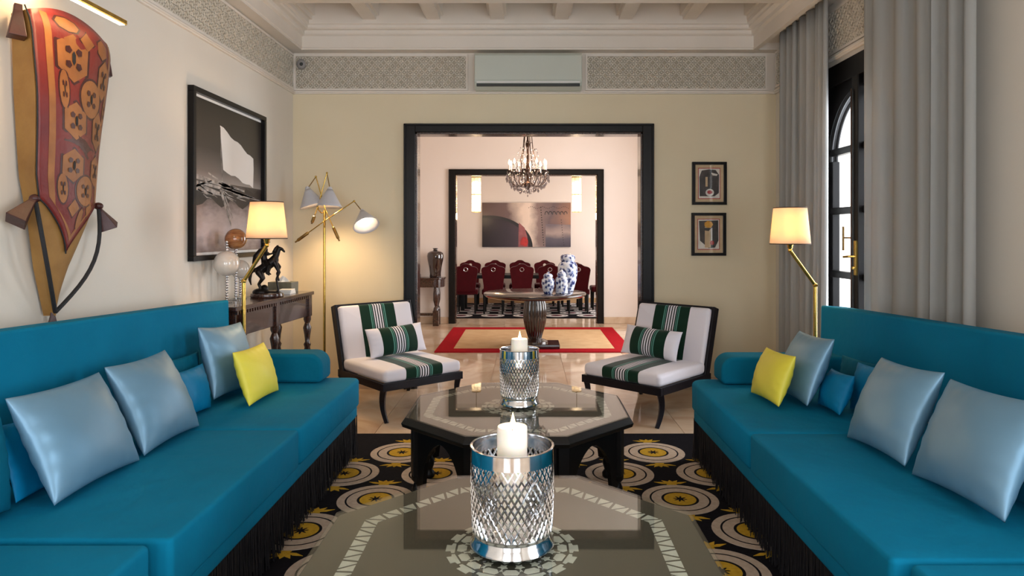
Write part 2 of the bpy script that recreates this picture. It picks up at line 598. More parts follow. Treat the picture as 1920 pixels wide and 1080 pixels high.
    def build(s, name, mats, parent=None, smooth=None, bevel=0, seg=2, fix=True, loc=(0, 0, 0), rot=None, solid=0):
        o = bpy.data.objects.new(name, s.mesh(name, mats, smooth, fix))
        COL.objects.link(o)
        o.parent = parent
        o.location = loc
        if rot:
            o.rotation_euler = rot
        if solid:
            md = o.modifiers.new('thickness', 'SOLIDIFY')
            md.thickness = solid
            md.offset = 0
        if bevel:
            md = o.modifiers.new('edge', 'BEVEL')
            md.width = bevel
            md.segments = seg
            md.limit_method = 'ANGLE'
            md.angle_limit = R(40)
        return o


def link_mesh(name, me, parent, loc=(0, 0, 0), rotz=0.0):
    o = bpy.data.objects.new(name, me)
    COL.objects.link(o)
    o.parent = parent
    o.location = loc
    o.rotation_euler = (0, 0, rotz)
    return o


def tag(o, label, cat, group=None, kind=None):
    o['label'] = label
    o['category'] = cat
    if group:
        o['group'] = group
    if kind:
        o['kind'] = kind
    return o


def thing(name, label, cat, loc=(0, 0, 0), rotz=0.0, group=None, kind=None):
    o = bpy.data.objects.new(name, None)
    o.empty_display_size = 0.05
    COL.objects.link(o)
    o.location = loc
    o.rotation_euler = (0, 0, rotz)
    return tag(o, label, cat, group, kind)


def dup(root, loc, rotz, label):
    r = root.copy()
    COL.objects.link(r)
    r.location = loc
    r.rotation_euler = (0, 0, rotz)
    r['label'] = label
    for ch in list(root.children):
        c = ch.copy()
        COL.objects.link(c)
        c.parent = r
        for g in list(ch.children):
            d = g.copy()
            COL.objects.link(d)
            d.parent = c
    return r


def frame_matrix(origin, xa, ya):
    xa = Vector(xa).normalized()
    za = xa.cross(Vector(ya)).normalized()
    ya = za.cross(xa)
    m = Matrix((xa, ya, za)).transposed().to_4x4()
    m.translation = Vector(origin)
    return m

# ------------------------------------------------------------------ the setting
XL, XR, YB, YR = -2.19, 2.33, 6.39, -2.6      # left wall, right wall, far wall, rear wall
ZC = 3.55                                     # living room ceiling
Y2, Y3 = 11.02, 14.30                         # hall far wall, dining far wall
WT = 0.155


def struct(name, mb, m, label, cat, parent=None, **k):
    o = mb.build(name, m, parent, **k)
    tag(o, label, cat, kind='structure')
    return o


floor = struct('floor', MB().box(-3.3, 2.8, -2.8, 14.6, -0.12, -0.008), 'floor',
               'polished beige marble floor running through all three rooms', 'floor')
tile_me = MB().box(-0.373, 0.373, -0.373, 0.373, -0.008, 0.0).mesh('marble_tile', 'floor')
for j in range(10):
    for i in range(-3, 4):
        link_mesh('marble_tile', tile_me, floor, (i * 0.75 + 0.02, 4.52 + j * 0.75, 0), random.choice((0, PI / 2, PI, -PI / 2)))

# left wall, right wall with two window openings, rear wall with two openings
struct('wall_left', MB().box(XL - 0.2, XL, YR - 0.2, YB, -0.05, ZC), 'wall', 'cream plaster wall carrying the leather banner and framed photograph', 'wall')
b = MB()
W1A, W1B, W1T = 4.20, 5.36, 2.715
W3A, W3B = -0.15, 1.35
b.box(XR, XR + 0.22, W1B, YB, -0.05, ZC)
b.box(XR, XR + 0.22, W1A, W1B, W1T, ZC)
b.box(XR, XR + 0.22, W3B, W1A, -0.05, ZC)
b.box(XR, XR + 0.22, W3A, W3B, 2.7, ZC)
b.box(XR, XR + 0.22, W3A, W3B, -0.05, 0.3)
b.box(XR, XR + 0.22, YR - 0.2, W3A, -0.05, ZC)
struct('wall_right', b, 'wall', 'cream plaster wall behind the grey curtains', 'wall')
b = MB()
b.box(XL, XR, YR - 0.2, YR, 2.7, ZC)
b.box(XL, XR, YR - 0.2, YR, -0.05, 0.35)
for x0, x1 in ((XL, -1.9), (-0.4, 0.4), (1.9, XR)):
    b.box(x0, x1, YR - 0.2, YR, 0.35, 2.7)
struct('wall_rear', b, 'wall', 'cream plaster wall behind the viewer with two tall windows', 'wall')

# far wall with the first black framed opening
O1L, O1R, O1T = -1.043, 1.080, 2.397
b = MB()
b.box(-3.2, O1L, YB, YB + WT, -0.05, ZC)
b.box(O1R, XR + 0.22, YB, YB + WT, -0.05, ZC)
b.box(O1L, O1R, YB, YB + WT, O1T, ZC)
struct('wall_back', b, 'wall_back', 'cream plaster wall tinted with warm lamp light around the wide black framed opening', 'wall')

# hall shell
O2L, O2R, O2T = -1.162, 1.140, 2.405
b = MB()
b.box(-3.2, O2L, Y2, Y2 + WT, -0.05, 3.35)
b.box(O2R, 2.8, Y2, Y2 + WT, -0.05, 3.35)
b.box(O2L, O2R, Y2, Y2 + WT, O2T, 3.35)
struct('wall_hall_far', b, 'wall_hall', 'pale wall of the hall around the second black framed opening', 'wall')
struct('wall_hall_left', MB().box(-3.2, -3.0, YB + WT, Y2, -0.05, 3.35), 'wall_hall', 'pale side wall of the hall beyond the black vase', 'wall')
b = MB()
b.box(2.4, 2.55, YB + WT, 7.7, -0.05, 3.35)
b.box(2.4, 2.55, 9.7, Y2, -0.05, 3.35)
b.box(2.4, 2.55, 7.7, 9.7, 2.75, 3.35)
b.box(2.4, 2.55, 7.7, 9.7, -0.05, 0.4)
struct('wall_hall_right', b, 'wall_hall', 'pale side wall of the hall with a window', 'wall')
struct('ceiling_hall', MB().box(-3.2, 2.55, YB + WT, Y2 + WT, 3.35, 3.5), 'plaster', 'white plaster ceiling of the hall above the chandelier', 'ceiling')

# dining room shell
struct('wall_dining_far', MB().box(-2.8, 2.8, Y3, Y3 + 0.15, -0.05, 3.1), 'wall_hall', 'pale dining room wall carrying the wide metal artwork', 'wall')
struct('wall_dining_left', MB().box(-2.8, -2.6, Y2 + WT, Y3, -0.05, 3.1), 'wall_hall', 'pale side wall of the dining room, far end', 'wall')
b = MB()
b.box(2.6, 2.8, Y2 + WT, 11.9, -0.05, 3.1)
b.box(2.6, 2.8, 13.5, Y3, -0.05, 3.1)
b.box(2.6, 2.8, 11.9, 13.5, 2.7, 3.1)  # unseen opening, added to let the fill light in
b.box(2.6, 2.8, 11.9, 13.5, -0.05, 0.4)
struct('wall_dining_right', b, 'wall_hall', 'pale dining room side wall with an added light opening', 'wall')
struct('ceiling_dining', MB().box(-2.8, 2.8, Y2 + WT, Y3 + 0.15, 3.1, 3.25), 'plaster', 'white plaster ceiling of the dining room', 'ceiling')


# black casings of the two openings
def opening(name, label, xl, xr, zt, y0, w, h):
    t = thing(name, label, 'doorway', ((xl + xr) / 2, y0, 0), kind='structure')
    xl, xr = xl - (xl + xr) / 2, xr - (xl + xr) / 2
    e = 0.028
    for sgn, x in ((-1, xl), (1, xr)):
        c = MB().box(min(x, x + sgn * w), max(x, x + sgn * w), -e, 0, 0, zt + h)
        c.box(min(x + sgn * w, x + sgn * (w - 0.02)), max(x + sgn * w, x + sgn * (w - 0.02)), -e - 0.012, -e, 0, zt + h)
        c.build('casing', 'black_wood', t, bevel=0.004)
        r = MB().box(min(x, x - sgn * 0.018), max(x, x - sgn * 0.018), -0.01, WT + 0.01, 0, zt)
        r.build('jamb', 'brown_wood', t, bevel=0.003)
        MB().box(min(x, x + sgn * w), max(x, x + sgn * w), WT, WT + 0.02, 0, zt + h).build('casing', 'black_wood', t)
    c = MB().box(xl, xr, -e, 0, zt, zt + h)
    c.box(xl - w, xr + w, -e - 0.012, -e, zt + h - 0.02, zt + h)
    c.build('head_casing', 'black_wood', t, bevel=0.004)
    MB().box(xl, xr, -0.01, WT + 0.01, zt - 0.018, zt).build('head_jamb', 'brown_wood', t, bevel=0.003)
    MB().box(xl - w, xr + w, WT, WT + 0.02, zt, zt + h).build('head_casing', 'black_wood', t)
    return t


opening('door_1', 'wide opening with black lacquered casing between living room and hall', O1L, O1R, O1T, YB, 0.105, 0.078)
opening('door_2', 'second black cased opening leading into the dining room', O2L, O2R, O2T, Y2, 0.098, 0.082)

# baseboards
BBL = 0.105
b = MB().box(XL + 0.02, O1L - 0.105, YB - 0.02, YB, 0, BBL).box(O1R + 0.105, XR - 0.02, YB - 0.02, YB, 0, BBL)
struct('baseboard_back', b, 'floor', 'beige marble skirting along the far living room wall', 'baseboard', bevel=0.004)
b = MB().box(XL, XL + 0.02, YR, YB, 0, BBL)
struct('baseboard_left', b, 'floor', 'beige marble skirting under the photograph wall', 'baseboard', bevel=0.004)
b = MB().box(-3, O2L - 0.1, Y2 - 0.02, Y2, 0, BBL).box(O2R + 0.1, 2.4, Y2 - 0.02, Y2, 0, BBL)
struct('baseboard_hall', b, 'floor', 'beige marble skirting in the hall beside the second opening', 'baseboard', bevel=0.004)
b = MB().box(-2.6, 2.6, Y3 - 0.02, Y3, 0, BBL)
struct('baseboard_dining', b, 'rug_sand', 'sand coloured skirting behind the dining chairs', 'baseboard', bevel=0.004)

# living room ceiling: slab, joists, cross beams
ceil = struct('ceiling', MB().box(XL - 0.2, XR + 0.2, YR - 0.2, YB, ZC, ZC + 0.12), 'plaster', 'white coffered plaster ceiling of the living room', 'ceiling')
jm = MB().box(-0.085, 0.085, -0.32, 0.32, 3.42, ZC).box(-0.06, 0.06, -0.32, 0.32, 3.385, 3.42).mesh('ceiling_joist', 'plaster')
for row in range(3):
    for i in range(8):
        link_mesh('ceiling_joist', jm, ceil, (-2.00 + 0.578 * i, 5.85 - row * 0.93, 0))
for row in range(4):
    y = 5.53 - row * 0.93
    bm_ = MB().box(XL + 0.2, XR - 0.2, y - 0.29, y, 3.345, ZC).box(XL + 0.2, XR - 0.2, y - 0.27, y - 0.02, 3.32, 3.345)
    bm_.box(XL + 0.2, XR - 0.2, y - 0.24, y - 0.05, 3.30, 3.32)
    bm_.build('ceiling_beam', 'plaster', ceil)

PROF = [(0, 3.14), (0.118, 3.14), (0.118, 3.155), (0.126, 3.16), (0.126, 3.262), (0.15, 3.272), (0.158, 3.282), (0.158, 3.306), (0.19, 3.312),
        (0.20, 3.322), (0.20, 3.343), (0.22, 3.35), (0.22, ZC), (0, ZC)]


def cornice(name, label, axis, wallpos, sgn, a, bb, drop=0.0):
    pr = [(d + (drop if d > 0 else 0), z - (drop if z < ZC else 0)) for d, z in PROF]
    m_ = MB()
    n = len(pr)
    vs = []
    for q in (a, bb):
        for d, z in pr:
            vs.append((q, wallpos + sgn * d, z) if axis == 'x' else (wallpos + sgn * d, q, z))
    m_.add(vs, [tuple(range(n)), tuple(range(n, 2 * n))] + [(i, (i + 1) % n, n + (i + 1) % n, n + i) for i in range(n)])
    return struct(name, m_, 'plaster', label, 'cornice')


cornice('trim_1', 'stepped white plaster cornice along the far wall above the air conditioner', 'x', YB, -1, XL, XR)
cornice('trim_2', 'stepped white plaster cornice above the photograph wall', 'y', XL, 1, YR, YB, 0.0015)
# window side: a boxed pelmet that leaves a slot for the curtains
m_ = MB()
pr = [(2.08, 3.1385), (2.125, 3.1385), (2.125, 3.2), (XR, 3.2), (XR, ZC), (1.99, ZC), (1.99, 3.35), (2.01, 3.343), (2.01, 3.322), (2.05, 3.306), (2.05, 3.272), (2.08, 3.262)]
n = len(pr)
vs = [(x, q, z) for q in (YR, YB) for x, z in pr]
m_.add(vs, [tuple(range(n)), tuple(range(n, 2 * n))] + [(i, (i + 1) % n, n + (i + 1) % n, n + i) for i in range(n)])
struct('trim_3', m_, 'plaster', 'white plaster pelmet box from which the grey curtains hang', 'cornice')
b = MB().box(XL, XR, YB - 0.02, YB, 2.755, 2.785)
b.box(XL, XR, YB - 0.032, YB, 2.765, 2.777)
b.box(XL, XR, YB - 0.0008, YB + 0.01, 2.785, 3.14)
struct('trim_4', b, 'plaster', 'thin plaster moulding under the frieze of the far wall', 'moulding', bevel=0.003)
b = MB().box(XL, XL + 0.02, YR, YB, 2.755, 2.785).box(XL, XL + 0.032, YR, YB, 2.765, 2.777)
struct('trim_5', b, 'plaster', 'thin plaster moulding under the frieze of the photograph wall', 'moulding', bevel=0.003)
b = MB().box(XR - 0.02, XR, YR, YB, 2.755, 2.80).box(XR - 0.032, XR, YR, YB, 2.77, 2.785)
struct('trim_6', b, 'plaster', 'thin plaster moulding above the arched window', 'moulding', bevel=0.003)


# carved plaster frieze panels: a raised lattice of diamonds and stars over a darker ground
def lattice_panel(name, label, L, Hh, T):
    t = MB()
    t.k = 0
    t.box(0, L, 0, Hh, 0, 0.004, T)
    t.k = 1
    nx, ny = max(1, round(L / 0.055)), max(1, round(Hh / 0.055))
    cx, cy = L / nx, Hh / ny

    def bar(p, q, w, h):
        d = Vector((q[0] - p[0], q[1] - p[1]))
        d.normalize()
        nx_, ny_ = -d.y * w / 2, d.x * w / 2
        vs = [(p[0] + nx_, p[1] + ny_, 0.004), (p[0] - nx_, p[1] - ny_, 0.004), (q[0] - nx_, q[1] - ny_, 0.004), (q[0] + nx_, q[1] + ny_, 0.004)]
        vs += [(a, b_, h) for a, b_, c_ in vs]
        t.add(vs, [(4, 5, 6, 7), (0, 1, 5, 4), (1, 2, 6, 5), (2, 3, 7, 6), (3, 0, 4, 7)], T)
    for i in range(nx):
        for j in range(ny):
            x0, y0 = i * cx, j * cy
            mx, my = x0 + cx / 2, y0 + cy / 2
            s = [(mx, y0), (x0 + cx, my), (mx, y0 + cy), (x0, my)]
            for k in range(4):
                bar(s[k], s[(k + 1) % 4], 0.0085, 0.013)
            r_ = 0.011
            st = [(mx + r_ * (1.0 if q % 2 == 0 else 0.45) * math.cos(q * PI / 4), my + r_ * (1.0 if q % 2 == 0 else 0.45) * math.sin(q * PI / 4)) for q in range(8)]
            t.prism(st, 0.004, 0.011, T)
            if (i + j) % 2 == 0:
                bar((x0, y0), (x0 + cx * 0.3, y0 + cy * 0.3), 0.009, 0.011)
                bar((x0 + cx, y0 + cy), (x0 + cx * 0.7, y0 + cy * 0.7), 0.009, 0.011)
            else:
                bar((x0 + cx, y0), (x0 + cx * 0.7, y0 + cy * 0.3), 0.009, 0.011)
                bar((x0, y0 + cy), (x0 + cx * 0.3, y0 + cy * 0.7), 0.009, 0.011)
    t.k = 0
    o = t.build(name, ['frieze_ground', 'lattice'], None, fix=False)
    tag(o, label, 'frieze', kind='structure')
    e = MB()
    e.box(-0.018, L + 0.018, -0.018, 0, 0, 0.017, T).box(-0.018, L + 0.018, Hh, Hh + 0.018, 0, 0.017, T)
    e.box(-0.018, 0, 0, Hh, 0, 0.017, T).box(L, L + 0.018, 0, Hh, 0, 0.017, T)
    e.build('panel_border', 'plaster', o)
    return o


FZ0, FH = 2.805, 0.30
lattice_panel('trim_7', 'carved lattice frieze panel between the photograph wall and the air conditioner', 1.59, FH, frame_matrix((XL + 0.03, YB - 0.001, FZ0), (1, 0, 0), (0, 0, 1)))
lattice_panel('trim_8', 'carved lattice frieze panel between the air conditioner and the curtains', 1.66, FH, frame_matrix((0.565, YB - 0.001, FZ0), (1, 0, 0), (0, 0, 1)))
lattice_panel('trim_9', 'carved lattice frieze running above the banner and the big photograph', 4.3, FH, frame_matrix((XL + 0.001, YB - 4.33, FZ0), (0, 1, 0), (0, 0, 1)))
lattice_panel('trim_10', 'carved lattice frieze above the arched window between the curtains', 3.3, FH, frame_matrix((XR - 0.001, YB - 0.04, FZ0 + 0.02), (0, -1, 0), (0, 0, 1)))

# ------------------------------------------------------------------ arched french window
win = thing('window_1', 'arched black framed french window between the grey curtains', 'window', (XR, 4.78, 0), kind='structure')
wc, wr, spring = 0.0, 0.50, 2.0
ya, yb = W1A - 4.78, W1B - 4.78
fr = MB()
fr.box(-0.02, 0.08, ya, -wr, 0, W1T).box(-0.02, 0.08, wr, yb, 0, W1T)
fr.box(-0.02, 0.08, -wr, wr, 2.56, W1T)
fr.build('window_frame', 'black_wood', win, bevel=0.004)
sp = MB()
N = 32
for i in range(N):
    y0, y1 = -wr + 2 * wr * i / N, -wr + 2 * wr * (i + 1) / N
    z0, z1 = [spring + math.sqrt(max(0, wr * wr - y * y)) for y in (y0, y1)]
    vs = [(x, y, z) for x in (0.0, 0.06) for y, z in ((y0, z0), (y1, z1), (y1, 2.56), (y0, 2.56))]
    sp.add(vs, [(0, 1, 2, 3), (7, 6, 5, 4), (0, 4, 5, 1)])
sp.build('arch_panel', 'black_wood', win, fix=False)
arc = [(0.02, wr * math.cos(PI * i / 40), spring + wr * math.sin(PI * i / 40)) for i in range(41)]
arc2 = [(0.045, 0.46 * math.cos(PI * i / 40), spring + 0.46 * math.sin(PI * i / 40)) for i in range(41)]
MB().tube(arc, 0.016, 8).build('arch_bead', 'black_wood', win, smooth=True)
MB().tube(arc2, 0.014, 8).build('arch_bead', 'black_wood', win, smooth=True)
MB().box(-0.035, 0.07, -0.047, 0.047, 0, 2.56).build('meeting_stile', 'black_wood', win, bevel=0.006)
for y0, y1 in ((-0.50, -0.445), (0.445, 0.50)):
    MB().box(0.01, 0.065, y0, y1, 0, spring).build('leaf_stile', 'black_wood', win, bevel=0.004)
bars = [0.20, 0.67, 1.144, 1.62, 2.065]
for side in (-1, 1):
    y0, y1 = (0.047, 0.47) if side > 0 else (-0.47, -0.047)
    for z in bars:
        MB().box(0.0, 0.06, y0, y1, z - 0.026, z + 0.026).build('glazing_bar', 'black_wood', win, bevel=0.006)
    edges = [0.226, 0.644, 0.696, 1.118, 1.17, 1.594, 1.646, 2.039]
    for k in range(0, 8, 2):
        MB().box(0.03, 0.034, y0, y1, edges[k], edges[k + 1]).build('pane', 'pane', win)
    MB().box(0.0, 0.06, y0, y1, 0, 0.174).build('kick_panel', 'black_wood', win, bevel=0.004)
    pl = MB()
    pts = [(y0 if side > 0 else y1, 2.091)] + [(y, spring + math.sqrt(0.47 ** 2 - y * y)) for y in [side * (0.047 + (0.455 - 0.047) * i / 12) for i in range(13)]]
    pts.append((side * 0.455, 2.091))
    pl.add([(0.032, y, z) for y, z in pts], [tuple(range(len(pts)))])
    pl.build('pane', 'pane', win)
MB().tube([(-0.045, 0.03, 0.3), (-0.045, 0.03, 2.47)], 0.006, 8).build('bolt_rod', 'chand_metal', win, smooth=True)
hd = MB().box(-0.042, -0.035, -0.028, 0.0, 1.16, 1.40)
hd.tube([(-0.04, -0.014, 1.29), (-0.085, -0.014, 1.29), (-0.09, 0.05, 1.285)], 0.008, 8)
hd.tube([(-0.04, -0.014, 1.21), (-0.06, -0.014, 1.21)], 0.011, 8)
hd.build('lever_handle', 'brass', win, smooth=True)
hd = MB().tube([(-0.045, 0.03, 1.42), (-0.075, 0.075, 1.42)], 0.006, 8).box(-0.085, -0.075, 0.068, 0.084, 1.33, 1.50)
hd.build('bolt_handle', 'brass_old', win, smooth=True, bevel=0.003)


# ------------------------------------------------------------------ curtains
def curtain(name, label, y0, y1, xc, folds, amp, zt, seedv, side):
    rnd = random.Random(seedv)
    wts = [rnd.uniform(0.45, 1.8) for _ in range(folds)]
    tot = sum(wts)
    edges = [0]
    for w in wts:
        edges.append(edges[-1] + w / tot)
    am = [amp * rnd.uniform(0.6, 1.15) for _ in range(folds)]
    ph = [rnd.uniform(-0.25, 0.25) for _ in range(folds)]

    def fn(u, v):
        k = min(folds - 1, next(i for i in range(folds) if u <= edges[i + 1] + 1e-9))
        w = (u - edges[k]) / (edges[k + 1] - edges[k])
        a = am[k] * (0.75 + 0.35 * (1 - v))
        s = math.sin(2 * PI * w + 0.0)
        s = 0.8 * s + 0.25 * math.sin(4 * PI * w + ph[k] * 8) * (0.5 + 0.5 * math.sin(2.2 * v + ph[k] * 20))
        y = y0 + (y1 - y0) * (u + 0.010 * math.sin(3 * v + ph[k] * 9) * (1 if 0 < u < 1 else 0))
        y += side * 0.05 * (1 - v) * (u - 0.5)
        return (xc + a * s, y, 0.015 + (zt - 0.015) * v)
    c = MB().grid(fn, folds * 14, 14)
    o = c.build(name, 'curtain', None, smooth=80, fix=False, solid=0.004)
    return tag(o, label, 'curtain')


curtain('curtain', 'grey pleated curtain between the far wall corner and the arched window', 5.98, 5.02, 2.215, 8, 0.05, 3.19, 5, 1)
curtain('curtain', 'grey pleated curtain hanging behind the sofa, nearer than the arched window', 4.48, 3.36, 2.215, 6, 0.055, 3.19, 23, 1)

# ------------------------------------------------------------------ rugs
def rug_medallion(ring, line, heart, core):
    t = MB()
    n = 40
    rad = [(0.0, 0.028, 1), (0.028, 0.086, 2), (0.086, 0.100, 1), (0.100, 0.153, 0), (0.153, 0.163, 1), (0.163, 0.205, 0)]
    for r0, r1, k in rad:
        t.k = k
        vs, fs = [], []
        for i in range(n):
            a = 2 * PI * i / n
            w0 = w1 = 1.0
            if r1 == 0.028:
                w1 = 1.0 + 0.45 * math.cos(8 * a)
            if r0 == 0.028:
                w0 = 1.0 + 0.45 * math.cos(8 * a)
            vs += [(r0 * w0 * math.cos(a), r0 * w0 * math.sin(a), 0), (r1 * w1 * math.cos(a), r1 * w1 * math.sin(a), 0)]
        for i in range(n):
            j = (i + 1) % n
            if r0 == 0:
                fs.append((2 * i + 1, 2 * j + 1, 0))
            else:
                fs.append((2 * i, 2 * i + 1, 2 * j + 1, 2 * j))
        t.add(vs, fs)
    # pile edge
    t.k = 0
    vs = [(0.205 * math.cos(2 * PI * i / n), 0.205 * math.sin(2 * PI * i / n), z) for z in (0, -0.004) for i in range(n)]
    t.add(vs, [(i, i + n, (i + 1) % n + n, (i + 1) % n) for i in range(n)])
    return t.mesh('medallion', [ring, line, heart], fix=False)


def palmette_mesh(m):
    t = MB()
    for a, L, w in ((0, 0.062, 0.016), (38, 0.075, 0.013), (-38, 0.075, 0.013), (70, 0.10, 0.012), (-70, 0.10, 0.012)):
        a = R(a)
        d = Vector((math.sin(a), math.cos(a)))
        n_ = Vector((d.y, -d.x))
        pts = [d * 0.004, d * L * 0.55 + n_ * w, d * L, d * L * 0.55 - n_ * w]
        t.prism([(p.x, p.y) for p in pts], -0.004, 0.0)
    t.prism([(-0.03, -0.012), (0.03, -0.012), (0.02, 0.006), (-0.02, 0.006)], -0.004, 0.0005)
    return t.mesh('palmette', m)


rug = MB().box(-1.55, 1.5, 0.1, 4.92, 0, 0.010).build('patterned_rug', 'rug_black', None, bevel=0.003)
tag(rug, 'black rug with cream ringed medallions and ochre palmettes under the coffee tables', 'rug')
med = rug_medallion('rug_beige', 'rug_black', 'rug_yellow', None)
pal = palmette_mesh('rug_yellow')
for k in range(8):
    y = 4.49 - 0.395 * k
    xs = [-1.37 + 0.55 * i for i in range(6)] if k % 2 == 0 else [-1.095 + 0.55 * i for i in range(5)]
    for x in xs:
        if abs(x) > 1.28:
            continue
        link_mesh('medallion', med, rug, (x, y, 0.0125), random.uniform(0, 6))
        link_mesh('palmette', pal, rug, (x, y + 0.222, 0.0118), 0)
        link_mesh('palmette', pal, rug, (x, y - 0.222, 0.0118), PI)

hr = thing('bordered_rug', 'sand coloured rug with a red border under the round pedestal table', 'rug', (0.09, 9.4, 0))
hw, hd_ = 1.22, 1.09
MB().box(-hw + 0.21, hw - 0.21, -hd_ + 0.24, hd_ - 0.24, 0, 0.011).build('field', 'rug_sand', hr, bevel=0.002)
bo = MB().box(-hw, hw, -hd_, -hd_ + 0.24, 0, 0.012).box(-hw, hw, hd_ - 0.24, hd_, 0, 0.012)
bo.box(-hw, -hw + 0.21, -hd_ + 0.24, hd_ - 0.24, 0, 0.012).box(hw - 0.21, hw, -hd_ + 0.24, hd_ - 0.24, 0, 0.012)
bo.build('border', 'rug_red', hr)

dr = MB().box(-1.9, 1.9, 11.72, 14.1, 0, 0.010).build('dining_rug', 'rug_black', None, bevel=0.002)
tag(dr, 'black rug with white and plum rings under the dining chairs', 'rug')
med2 = rug_medallion('rug_white', 'rug_black', 'rug_plum', None)
for k in range(6):
    y = 11.99 + 0.40 * k
    for i in range(7):
        x = -1.72 + 0.56 * i + (0.28 if k % 2 else 0)
        if abs(x) < 1.68:
            link_mesh('medallion', med2, dr, (x, y, 0.0125), 0)

# ------------------------------------------------------------------ sofas
SEAT = 0.515


def fringe_strip(t, p0, p1, z1, z0, rnd, step=0.0085, out=(0, 0)):
    p0, p1 = Vector(p0), Vector(p1)
    L = (p1 - p0).length
    d = (p1 - p0).normalized()
    n = Vector((-d.y, d.x))
    k = int(L / step)
    for i in range(k):
        for row in (0, 1):
            s = (i + 0.5 * row + rnd.uniform(-0.3, 0.3)) * step
            q = p0 + d * s + n * (0.006 * (row * 2 - 1))
            sw = d * rnd.uniform(-0.012, 0.012) + n * rnd.uniform(-0.014, 0.014)
            e = z0 + rnd.uniform(-0.004, 0.014)
            r = 0.0022
            vs = []
            for z, f in ((z1, 0), ((z1 + e) / 2, 0.35), (e, 1)):
                c = q + sw * f
                for a in (0, 120, 240):
                    vs.append((c.x + r * math.cos(R(a)), c.y + r * math.sin(R(a)), z))
            fs = []
            for j in (0, 1):
                for a in range(3):
                    b_ = (a + 1) % 3
                    fs.append((3 * j + a, 3 * j + b_, 3 * j + 3 + b_, 3 * j + 3 + a))
            t.add(vs, fs)


